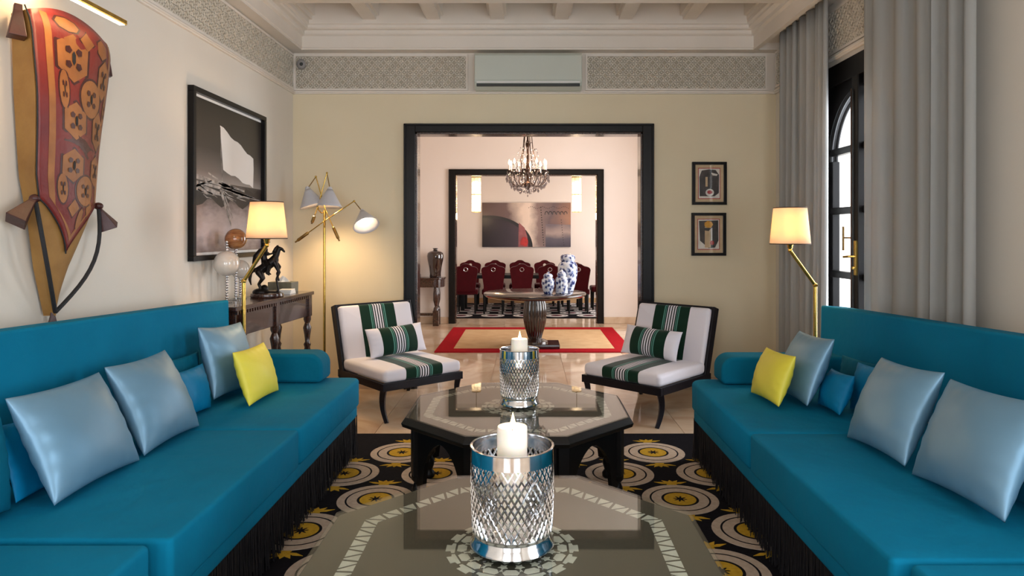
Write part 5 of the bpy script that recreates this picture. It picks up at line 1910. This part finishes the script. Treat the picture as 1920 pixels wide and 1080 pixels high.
def small_print(label, x, z, variant):
    w, h = 0.322, 0.40
    t = thing('framed_print', label, 'picture', (x, YB - 0.001, z), 0, 'small framed prints')
    f_ = MB().box(-w / 2, w / 2, -0.03, 0, h / 2 - 0.026, h / 2).box(-w / 2, w / 2, -0.03, 0, -h / 2, -h / 2 + 0.026)
    f_.box(-w / 2, -w / 2 + 0.028, -0.03, 0, -h / 2 + 0.026, h / 2 - 0.026).box(w / 2 - 0.028, w / 2, -0.03, 0, -h / 2 + 0.026, h / 2 - 0.026)
    f_.build('frame', 'black_wood', t, bevel=0.002)
    MB().box(-w / 2 + 0.028, w / 2 - 0.028, -0.010, 0, -h / 2 + 0.026, h / 2 - 0.026).build('mount', 'pr_tan', t)
    p = MB()

    def fl_(pts, k, y):
        p.k = k
        p.add([(a, y, c) for a, c in pts], [tuple(range(len(pts)))])

    def rect(x0, x1, z0, z1, k, y):
        fl_([(x0, z0), (x1, z0), (x1, z1), (x0, z1)], k, y)

    def ell(cx, cz, rx, rz, k, y, n=20):
        fl_([(cx + rx * math.cos(2 * PI * i / n), cz + rz * math.sin(2 * PI * i / n)) for i in range(n)], k, y)
    rect(-0.104, 0.104, -0.145, 0.145, 2, -0.0104)
    rect(-0.098, 0.098, -0.138, 0.138, 4, -0.0108)
    if variant == 0:
        fl_([(-0.09, -0.12), (0.05, -0.12), (0.09, -0.09), (0.092, 0.08), (0.06, 0.125), (0.0, 0.132), (-0.07, 0.12), (-0.092, 0.06)], 1, -0.0112)
        fl_([(0.02, 0.10), (0.08, 0.085), (0.07, 0.07), (0.03, 0.075)], 4, -0.0116)
        rect(-0.035, -0.015, -0.03, 0.06, 0, -0.0116)
        ell(0.005, -0.085, 0.04, 0.034, 4, -0.0116)
        ell(0.005, -0.082, 0.024, 0.018, 2, -0.012)
    else:
        fl_([(-0.09, 0.125), (0.09, 0.13), (0.092, -0.06), (0.06, -0.125), (0.0, -0.13), (-0.08, -0.06)], 1, -0.0112)
        rect(-0.035, 0.02, -0.125, 0.07, 0, -0.0116)
        rect(0.022, 0.034, -0.07, 0.06, 4, -0.0116)
        ell(0.0, 0.092, 0.042, 0.034, 3, -0.012, 7)
        fl_([(-0.05, 0.06), (0.03, 0.06), (0.0, 0.03), (-0.04, 0.035)], 1, -0.012)
        ell(0.032, -0.08, 0.02, 0.022, 2, -0.012, 8)
    p.build('print', ['pr_tan', 'pr_dark', 'pr_red', 'pr_yellow', 'pr_white'], t, fix=False)
    MB().box(-w / 2 + 0.026, w / 2 - 0.026, -0.0205, -0.0185, -h / 2 + 0.024, h / 2 - 0.024).build('glazing', 'pane', t)
    return t


small_print('small black framed print of a red and white flower on dark ground, upper one', 1.703, 1.919, 0)
small_print('small black framed print of a yellow flower and pale column, lower one', 1.697, 1.444, 1)

# ------------------------------------------------------------------ air conditioner and corner sensor
ac = thing('air_conditioner', 'pale wall mounted air conditioner in the middle of the frieze', 'air conditioner', (0.012, YB, 2.77))
aw = 0.49
prof = [(0, 0.0), (-0.10, 0.0), (-0.165, 0.03), (-0.185, 0.06), (-0.19, 0.30), (-0.17, 0.325), (0, 0.33)]
b = MB()
n = len(prof)
b.add([(x, y, z) for x in (-aw, aw) for y, z in prof], [tuple(range(n)), tuple(range(n, 2 * n))] + [(i, (i + 1) % n, n + (i + 1) % n, n + i) for i in range(n)])
b.build('housing', 'ac', ac, bevel=0.006, seg=3)
MB().box(-aw + 0.004, aw - 0.004, -0.196, -0.186, 0.075, 0.30).build('front_panel', 'ac', ac, bevel=0.004)
MB().box(-aw + 0.02, aw - 0.02, -0.181, -0.16, 0.022, 0.046).build('air_outlet', 'dark_grey', ac)
MB().box(-aw + 0.02, aw - 0.02, -0.191, -0.18, 0.05, 0.064, ).build('louvre', 'paper', ac, bevel=0.003)
MB().box(aw - 0.13, aw - 0.03, -0.1925, -0.188, 0.03, 0.044).build('display', 'dark_grey', ac)

sn = thing('wall_sensor', 'small grey motion sensor in the frieze corner', 'sensor', (-2.085, YB - 0.012, 3.02))
MB().box(-0.012, 0.012, -0.05, 0, -0.012, 0.012).build('bracket', 'grey', sn, bevel=0.003)
MB().ball((0, -0.075, -0.005), (0.042, 0.04, 0.048), 18, 12).build('housing', 'grey', sn, smooth=True)
MB().ball((0.01, -0.106, -0.012), (0.018, 0.012, 0.018), 12, 8).build('lens', 'dark_grey', sn, smooth=True)

# ------------------------------------------------------------------ hall: pedestal table, jars, console, vase, chandelier
pt = thing('pedestal_table', 'round mahogany table on a fluted pedestal in the hall', 'table', (0.10, 8.68, 0.0135))
MB().lathe([(0.60, 0.635), (0.63, 0.645), (0.65, 0.668), (0.65, 0.682), (0.64, 0.69), (0, 0.69)], 72).build('tabletop', 'mahogany', pt, smooth=40)
col = MB()
ns = 48
col.lathe([(0.085, 0.11), (0.10, 0.16), (0.125, 0.24), (0.145, 0.34), (0.15, 0.44), (0.14, 0.54), (0.125, 0.60), (0.13, 0.637)], ns * 2, flute=lambda a, j: 1 - 0.055 * abs(math.sin(ns / 4 * a)) ** 0.6)
col.build('fluted_column', 'mahogany', pt, smooth=60)
MB().lathe([(0.17, 0.055), (0.165, 0.075), (0.13, 0.09), (0.10, 0.10), (0.085, 0.115), (0, 0.115)], 40).build('foot_collar', 'mahogany', pt, smooth=50)
MB().box(-0.31, 0.31, -0.19, 0.19, 0, 0.055).build('plinth', 'mahogany', pt, bevel=0.006)
M['blue_white'] = porcelain('blue_white_porcelain', 0)
M['blue_white2'] = porcelain('grey_blue_porcelain', 6)


def jar(label, x, y, prof, lid, m):
    t = thing('ginger_jar', label, 'jar', (x, y, 0.7045), 0, 'blue and white jars on the pedestal table')
    MB().lathe(prof, 36).build('body', m, t, smooth=50)
    MB().lathe(lid, 36).build('lid', m, t, smooth=50)
    return t


jar('tall blue and white ginger jar with domed lid, largest on the pedestal table', 0.53, 8.88,
    [(0.075, 0), (0.08, 0.012), (0.085, 0.03), (0.115, 0.14), (0.13, 0.25), (0.128, 0.32), (0.105, 0.37), (0.08, 0.388), (0.08, 0.40), (0, 0.40)],
    [(0.088, 0.392), (0.095, 0.40), (0.098, 0.435), (0.092, 0.455), (0.07, 0.472), (0.02, 0.48), (0, 0.48)], 'blue_white')
jar('small round bellied blue and white jar, shortest on the pedestal table', 0.262, 8.46,
    [(0.05, 0), (0.055, 0.01), (0.075, 0.07), (0.085, 0.13), (0.078, 0.175), (0.052, 0.20), (0.05, 0.21), (0, 0.21)],
    [(0.058, 0.203), (0.06, 0.225), (0.045, 0.245), (0.016, 0.256), (0.016, 0.268), (0, 0.272)], 'blue_white2')
jar('straight sided blue and white jar in front of the tall one', 0.432, 8.50,
    [(0.07, 0), (0.078, 0.006), (0.08, 0.16), (0.074, 0.19), (0.05, 0.215), (0.048, 0.228), (0, 0.228)],
    [(0.056, 0.22), (0.058, 0.245), (0.044, 0.268), (0.018, 0.282), (0.014, 0.294), (0, 0.298)], 'blue_white2')

hc = thing('hall_console', 'dark walnut console table carrying the black vase in the hall', 'console table', (-1.80, 10.83, 0))
HZ = 0.757
b = MB()
pts = [(-0.5, 0.16), (-0.5, -0.16)] + [(0.35 + 0.15 * math.sin(R(a)), -0.01 - 0.15 * math.cos(R(a))) for a in range(0, 91, 15)] + [(0.5, 0.16)]
b.prism(pts, HZ - 0.03, HZ)
b.build('tabletop', 'brown_wood', hc, bevel=0.006)
b = MB().prism([(x * 0.97, y * 0.94) for x, y in pts], HZ - 0.15, HZ - 0.03)
b.build('apron', 'brown_wood', hc, bevel=0.003)
for x in (-0.43, 0.37):
    for y in (-0.10, 0.10):
        g_ = MB().box(x - 0.045, x + 0.045, y - 0.045, y + 0.045, 0, 0.24)
        g_.lathe([(0.042, 0.24), (0.036, 0.28), (0.02, 0.30), (0.026, 0.33), (0.044, 0.40), (0.045, 0.50), (0.036, 0.57), (0.03, HZ - 0.15)], 16, (x, y, 0))
        g_.build('leg', 'brown_wood', hc, smooth=40, bevel=0.004)
MB().box(-0.43, 0.37, -0.03, 0.03, 0.15, 0.19).build('stretcher', 'brown_wood', hc, bevel=0.003)
bk = MB().box(-0.09, 0.09, -0.06, 0.06, 0, 0.05).build('trinket_box', 'brown_wood', None, bevel=0.004, loc=(-1.775, 10.80, HZ + 0.001))
tag(bk, 'small dark wooden box beside the black vase on the hall console', 'box')
vs_ = thing('meiping_vase', 'glossy black shouldered vase on the hall console', 'vase', (-1.452, 10.82, HZ), 0)
vs_.name = 'shouldered_vase'
MB().lathe([(0.085, 0), (0.09, 0.012), (0.088, 0.06), (0.10, 0.16), (0.125, 0.28), (0.131, 0.34), (0.122, 0.385), (0.09, 0.41), (0.045, 0.42), (0.032, 0.43), (0.03, 0.445), (0.04, 0.457), (0.03, 0.457), (0, 0.44)], 40).build('body', 'vase', vs_, smooth=50)
MB().ring_lathe([(0.026, 0.452), (0.041, 0.452), (0.042, 0.462), (0.026, 0.462)], 30).build('lip', 'vase', vs_, smooth=50)

# chandelier
ch = thing('chandelier', 'crystal chandelier with lit candle bulbs hanging in the hall', 'chandelier', (0.01, 8.80, 1.92))
MB().tube([(0, 0, 0.85), (0, 0, 1.43)], 0.008, 8).build('chain', 'chand_metal', ch)
MB().lathe([(0.06, 1.40), (0.06, 1.428), (0.0, 1.43)], 20).build('canopy', 'chand_metal', ch, smooth=40)
MB().lathe([(0.0, 0.09), (0.02, 0.11), (0.05, 0.15), (0.055, 0.18), (0.02, 0.21), (0.016, 0.30), (0.035, 0.36), (0.016, 0.42), (0.014, 0.62), (0.03, 0.68), (0.012, 0.74), (0.01, 0.86), (0, 0.86)], 20).build('stem', 'chand_metal', ch, smooth=50)
NA = 10
dm = []
for k in range(NA):
    a = 2 * PI * k / NA + 0.17
    ca, sa = math.cos(a), math.sin(a)
    P = []
    for r_, z_ in ((0.04, 0.19), (0.10, 0.14), (0.17, 0.14), (0.235, 0.21), (0.245, 0.29), (0.24, 0.33)):
        P.append((r_ * ca, r_ * sa, z_))
    arm = MB().tube(P, 0.0065, 8).build('arm', 'chand_metal', ch, smooth=50)
    MB().lathe([(0.006, 0.325), (0.03, 0.335), (0.032, 0.342), (0.0, 0.342)], 14, (0.24 * ca, 0.24 * sa, 0)).build('drip_pan', 'chand_metal', arm, smooth=50)
    MB().lathe([(0.010, 0.342), (0.010, 0.41), (0, 0.41)], 10, (0.24 * ca, 0.24 * sa, 0)).build('candle_tube', 'wax', arm, smooth=50)
    MB().lathe([(0.0, 0.41), (0.011, 0.425), (0.013, 0.445), (0.007, 0.47), (0.0, 0.485)], 10, (0.24 * ca, 0.24 * sa, 0)).build('bulb', 'candle_bulb', arm, smooth=True)
    up = [(0.02 * ca, 0.02 * sa, 0.84), (0.06 * ca, 0.06 * sa, 0.66), (0.14 * ca, 0.14 * sa, 0.48), (0.235 * ca, 0.235 * sa, 0.33)]
    if k % 2 == 0:
        MB().tube([(0.05 * ca, 0.05 * sa, 0.80), (0.07 * ca, 0.07 * sa, 0.60), (0.12 * ca, 0.12 * sa, 0.42), (0.09 * ca, 0.09 * sa, 0.22)], 0.006, 6).build('scroll', 'chand_metal', ch, smooth=50)
cr = MB()
rnd = random.Random(4)


def drop(x, y, z_, s):
    cr.lathe([(0.0, -s * 1.6), (s * 0.55, -s * 0.7), (s * 0.28, 0.0), (0.0, s * 0.25)], 6, (x, y, z_))


for rr, z_, n, s in ((0.262, 0.315, 40, 0.02), (0.275, 0.27, 40, 0.02), (0.275, 0.225, 36, 0.02), (0.24, 0.19, 34, 0.021), (0.22, 0.155, 28, 0.022), (0.18, 0.13, 24, 0.022), (0.14, 0.10, 18, 0.021), (0.10, 0.085, 12, 0.02), (0.16, 0.36, 20, 0.016), (0.20, 0.42, 16, 0.015), (0.05, 0.07, 6, 0.017), (0.11, 0.62, 12, 0.014), (0.14, 0.56, 12, 0.013)):
    for i in range(n):
        a = 2 * PI * i / n + rnd.uniform(-0.08, 0.08)
        drop(rr * math.cos(a), rr * math.sin(a), z_ + rnd.uniform(-0.02, 0.02), s * rnd.uniform(0.8, 1.25))
for k in range(NA):
    a = 2 * PI * k / NA + 0.17
    for i in range(9):
        q = i / 8
        r_ = 0.05 + 0.19 * q
        z_ = 0.70 - 0.36 * q - 0.10 * math.sin(PI * q)
        cr.ball((r_ * math.cos(a), r_ * math.sin(a), z_), 0.0085, 6, 4)
drop(0, 0, 0.085, 0.03)
drop(0, 0, 0.03, 0.02)
o = cr.build('crystal_drops', 'crystal', ch)
o['kind'] = 'stuff'
lamp_point('chandelier_light', (0, 0, 0.50), 22, (1.0, 0.70, 0.46), 0.12, ch)

# ------------------------------------------------------------------ dining room
def outline_back():
    w, h = 0.215, 0.50
    pts = [(-0.17, 0.0), (0.17, 0.0)]
    pts += [(0.175, 0.12), (0.195, 0.26), (0.208, 0.34), (0.215, 0.385), (0.208, 0.415), (0.185, 0.435), (0.15, 0.448), (0.11, 0.455), (0.085, 0.468), (0.06, 0.487), (0.03, 0.498), (0.0, 0.50)]
    pts += [(-x_, z_) for x_, z_ in pts[2:-1][::-1]]
    return pts


OB = outline_back()


def ray_hit(c, a):
    d = (math.cos(a), math.sin(a))
    best = None
    for i in range(len(OB)):
        p, q = OB[i], OB[(i + 1) % len(OB)]
        ex, ey = q[0] - p[0], q[1] - p[1]
        den = d[0] * ey - d[1] * ex
        if abs(den) < 1e-9:
            continue
        s_ = ((p[0] - c[0]) * ey - (p[1] - c[1]) * ex) / den
        u_ = ((p[0] - c[0]) * d[1] - (p[1] - c[1]) * d[0]) / den
        if s_ > 0 and -1e-6 <= u_ <= 1 + 1e-6 and (best is None or s_ < best):
            best = s_
    return (c[0] + d[0] * best, c[1] + d[1] * best)


def dining_chair_proto(label):
    t = thing('dining_chair', label, 'chair', (0, 0, 0), 0, 'wine red dining chairs')
    # local: the chair faces +y, back at y = -0.2
    hole = (0.0, 0.40)
    hr_ = 0.032
    n = 72
    angs = sorted([2 * PI * i / n for i in range(n)] + [math.atan2(p[1] - hole[1], p[0] - hole[0]) % (2 * PI) for p in OB])
    n = len(angs)
    b_ = MB()
    T = Matrix.Translation((0, -0.2, 0.40)) @ Matrix.Rotation(R(5), 4, 'X')
    vs = []
    for y in (-0.03, 0.03):
        for a in angs:
            vs.append((hole[0] + hr_ * math.cos(a), y, hole[1] + hr_ * math.sin(a)))
        for a in angs:
            p = ray_hit(hole, a)
            vs.append((p[0], y, p[1]))
    fs = []
    for i in range(n):
        k = (i + 1) % n
        fs += [(i, k, n + k, n + i), (2 * n + i, 3 * n + i, 3 * n + k, 2 * n + k), (n + i, n + k, 3 * n + k, 3 * n + i), (i, 2 * n + i, 2 * n + k, k)]
    b_.add(vs, fs, T)
    b_.build('backrest', 'velvet_red', t)
    ring = [(hole[0] + 0.035 * math.cos(2 * PI * i / 24), -0.034, hole[1] + 0.035 * math.sin(2 * PI * i / 24)) for i in range(24)]
    MB().tube(ring, 0.0045, 6, T, closed=True).build('pull_ring', 'silver', t, smooth=True)
    MB().slab(-0.21, 0.21, -0.2, 0.23, 0.335, 0.44, 0.04, 0.03, 0.012).build('seat', 'velvet_red', t, smooth=50)
    for x in (-0.165, 0.165):
        MB().tube([(x, 0.19, 0.36), (x, 0.195, 0.0)], [0.024, 0.016], 4).build('leg', 'table_black', t)
        MB().tube([(x, -0.18, 0.36), (x, -0.21, 0.0)], [0.024, 0.016], 4).build('leg', 'table_black', t)
    return t


CHZ = 0.0135
front_x = [-1.09, -0.60, -0.09, 0.41, 0.92]
far_x = [-1.15, -0.645, -0.14, 0.36, 0.87]
ords = ['first', 'second', 'third', 'fourth', 'fifth']
lab_f = ['wine red dining chair with its back to the hall, {} from the hall vase side'.format(q) for q in ords]
lab_b = ['wine red dining chair across the dining table, {} from the hall vase side'.format(q) for q in ords]
proto = dining_chair_proto(lab_f[0])
proto.location = (front_x[0], 12.42, CHZ)
for x, q in list(zip(front_x, lab_f))[1:]:
    dup(proto, (x, 12.42, CHZ), 0, q)
for x, q in zip(far_x, lab_b):
    dup(proto, (x, 13.66, CHZ), PI, q)
dup(proto, (1.44, 13.03, CHZ), PI / 2, 'wine red dining chair at the head of the table behind the black casing')

dt = thing('dining_table', 'long black dining table between the wine red chairs', 'table', (-0.1, 13.03, CHZ))
MB().box(-1.22, 1.22, -0.36, 0.36, 0.60, 0.665).build('tabletop', 'table_black', dt, bevel=0.006)
for x in (-1.1, 1.1):
    for y in (-0.28, 0.28):
        MB().box(x - 0.035, x + 0.035, y - 0.035, y + 0.035, 0, 0.60).build('leg', 'table_black', dt, bevel=0.004)

# wide metallic artwork
M['art_metal'] = gradient('art_metal', 'X', [(0.0, rgb(84, 60, 58)), (0.28, rgb(112, 88, 84)), (0.46, rgb(232, 210, 194)), (0.53, rgb(236, 214, 198)), (0.64, rgb(140, 116, 110)), (0.8, rgb(104, 86, 88)), (1.0, rgb(150, 104, 84))], rough=0.3, lo=-0.92, hi=0.92, noise=0.25, nscale=3)
M['art_dark'] = gradient('art_dark', 'X', [(0.0, rgb(34, 22, 24)), (0.6, rgb(50, 32, 38)), (1.0, rgb(74, 50, 56))], rough=0.3, lo=-0.92, hi=-0.1, noise=0.2, nscale=4)
M['art_black'] = mat('art_black', rgb(20, 13, 13), 0.4, noise=(9, rgb(30, 20, 20)))
M['art_red'] = mat('art_red', rgb(206, 48, 40), 0.4, noise=(12, rgb(160, 36, 36)))
M['art_pink'] = mat('art_pink', rgb(166, 96, 96), 0.4, noise=(12, rgb(140, 76, 80)))
M['art_cool'] = gradient('art_cool', 'Z', [(0.0, rgb(78, 70, 80)), (0.35, rgb(96, 88, 98)), (0.6, rgb(168, 146, 138)), (1.0, rgb(112, 98, 104))], rough=0.3, lo=-0.46, hi=0.02, noise=0.5, nscale=3)
ar = thing('wall_artwork', 'wide photograph of a riveted metal panel with a dark arch', 'picture', (-0.01, Y3 - 0.001, 1.633))
aw2, ah = 0.925, 0.463
MB().box(-aw2, aw2, -0.035, 0, -ah, ah).build('panel', 'art_black', ar, bevel=0.003)
p = MB()


def fa(pts, k, y):
    p.k = k
    p.add([(a, y, c) for a, c in pts], [tuple(range(len(pts)))])


fa([(-aw2, -ah), (aw2, -ah), (aw2, ah), (-aw2, ah)], 0, -0.0355)
fa([(0.40, -ah), (aw2, -ah), (aw2, 0.0), (0.40, 0.02)], 4, -0.0358)


def arch(rx, rz, cx, cz, n=24):
    return [(cx + rx * math.cos(PI / 2 * i / n), cz + rz * math.sin(PI / 2 * i / n)) for i in range(n + 1)]


fa([(-aw2, -ah)] + arch(0.92, 0.66, -0.79, -ah)[0:25] + [(-aw2, 0.195)], 2, -0.0362)
fa([(-aw2, -ah)] + arch(0.84, 0.60, -0.79, -ah) + [(-aw2, 0.137)], 1, -0.0366)
fa([(-0.17, -ah), (0.03, -ah), (0.02, -0.25), (-0.04, -0.06), (-0.16, 0.05)], 5, -0.037)
fa([(-0.13, -0.42)] + [(-0.05 + 0.085 * math.cos(R(a)), -0.36 + 0.11 * math.sin(R(a))) for a in range(-60, 121, 20)] + [(-0.13, -0.34)], 3, -0.0374)
p.build('print', ['art_metal', 'art_dark', 'art_black', 'art_red', 'art_cool', 'art_pink'], ar, fix=False)
rv = MB()
for i in range(16):
    z_ = 0.36 - i * 0.052
    rv.ball((0.30 + 0.06 * i / 15, -0.036, z_), (0.012, 0.003, 0.012), 8, 4)
    if i > 4:
        rv.ball((0.70 + 0.08 * i / 15, -0.036, z_), (0.009, 0.003, 0.009), 8, 4)
for i in range(24):
    rv.ball((0.05 + i * 0.036, -0.036, 0.36 + 0.02 * math.sin(i)), (0.008, 0.003, 0.008), 8, 4)
rv.build('printed_rivets', 'art_black', ar)
for i in range(6):
    pts = [(0.42 + i * 0.08 + 0.032 * math.cos(R(a)), -0.0365, 0.22 + 0.06 * math.sin(R(a))) for a in range(10, 200, 20)]
    MB().tube(pts, 0.007, 6).build('printed_louvre', 'art_black', ar)

# glass tube pendants
M['pendant_glass'] = translucent('frosted_pendant_glass', rgb(246, 240, 228), (1.0, 0.93, 0.82), 0.7)
M['pendant_core'] = emission('pendant_core', (1.0, 0.84, 0.62), 14)


def pendant(label, x):
    t = thing('pendant_lamp', label, 'lamp', (x, 12.98, 1.86), 0, 'glass tube pendants over the dining table')
    hh = 0.66
    MB().tube([(0, 0, hh), (0, 0, 3.1 - 1.86)], 0.006, 8).build('rod', 'brass_old', t)
    MB().lathe([(0.085, hh), (0.09, hh + 0.012), (0.085, hh + 0.022), (0.02, hh + 0.03), (0, hh + 0.03)], 24).build('cap', 'brass_old', t, smooth=40)
    MB().lathe([(0.05, 1.215), (0.05, 1.239), (0, 1.239)], 20).build('ceiling_rose', 'brass', t, smooth=40)
    for j in range(8):
        z0_, z1_ = hh * j / 8 + 0.004, hh * (j + 1) / 8 - 0.004
        for i in range(8):
            T = Matrix.Rotation(2 * PI * i / 8, 4, 'Z')
            MB().box(0.074, 0.088, -0.030, 0.030, z0_, z1_, T).build('glass_block', 'pendant_glass', t)
    f_ = MB()
    for z_ in (0, hh / 2, hh - 0.002):
        f_.ring_lathe([(0.088, z_ - 0.004), (0.095, z_ - 0.004), (0.095, z_ + 0.004), (0.088, z_ + 0.004)], 24)
    f_.build('frame_ring', 'brass', t)
    MB().tube([(0, 0, 0.05), (0, 0, 0.30)], 0.03, 12).build('tube_light', 'pendant_core', t, smooth=True)
    MB().tube([(0, 0, 0.36), (0, 0, 0.58)], 0.03, 12).build('tube_light', 'pendant_core', t, smooth=True)
    lamp_point('pendant_light', (0, 0, -0.08), 7, (1.0, 0.72, 0.44), 0.06, t)
    return t


pendant('lit glass tube pendant over the dining table, above the chairs on the vase side', -0.963)
pendant('lit glass tube pendant over the dining table, above the porcelain jars', 0.945)
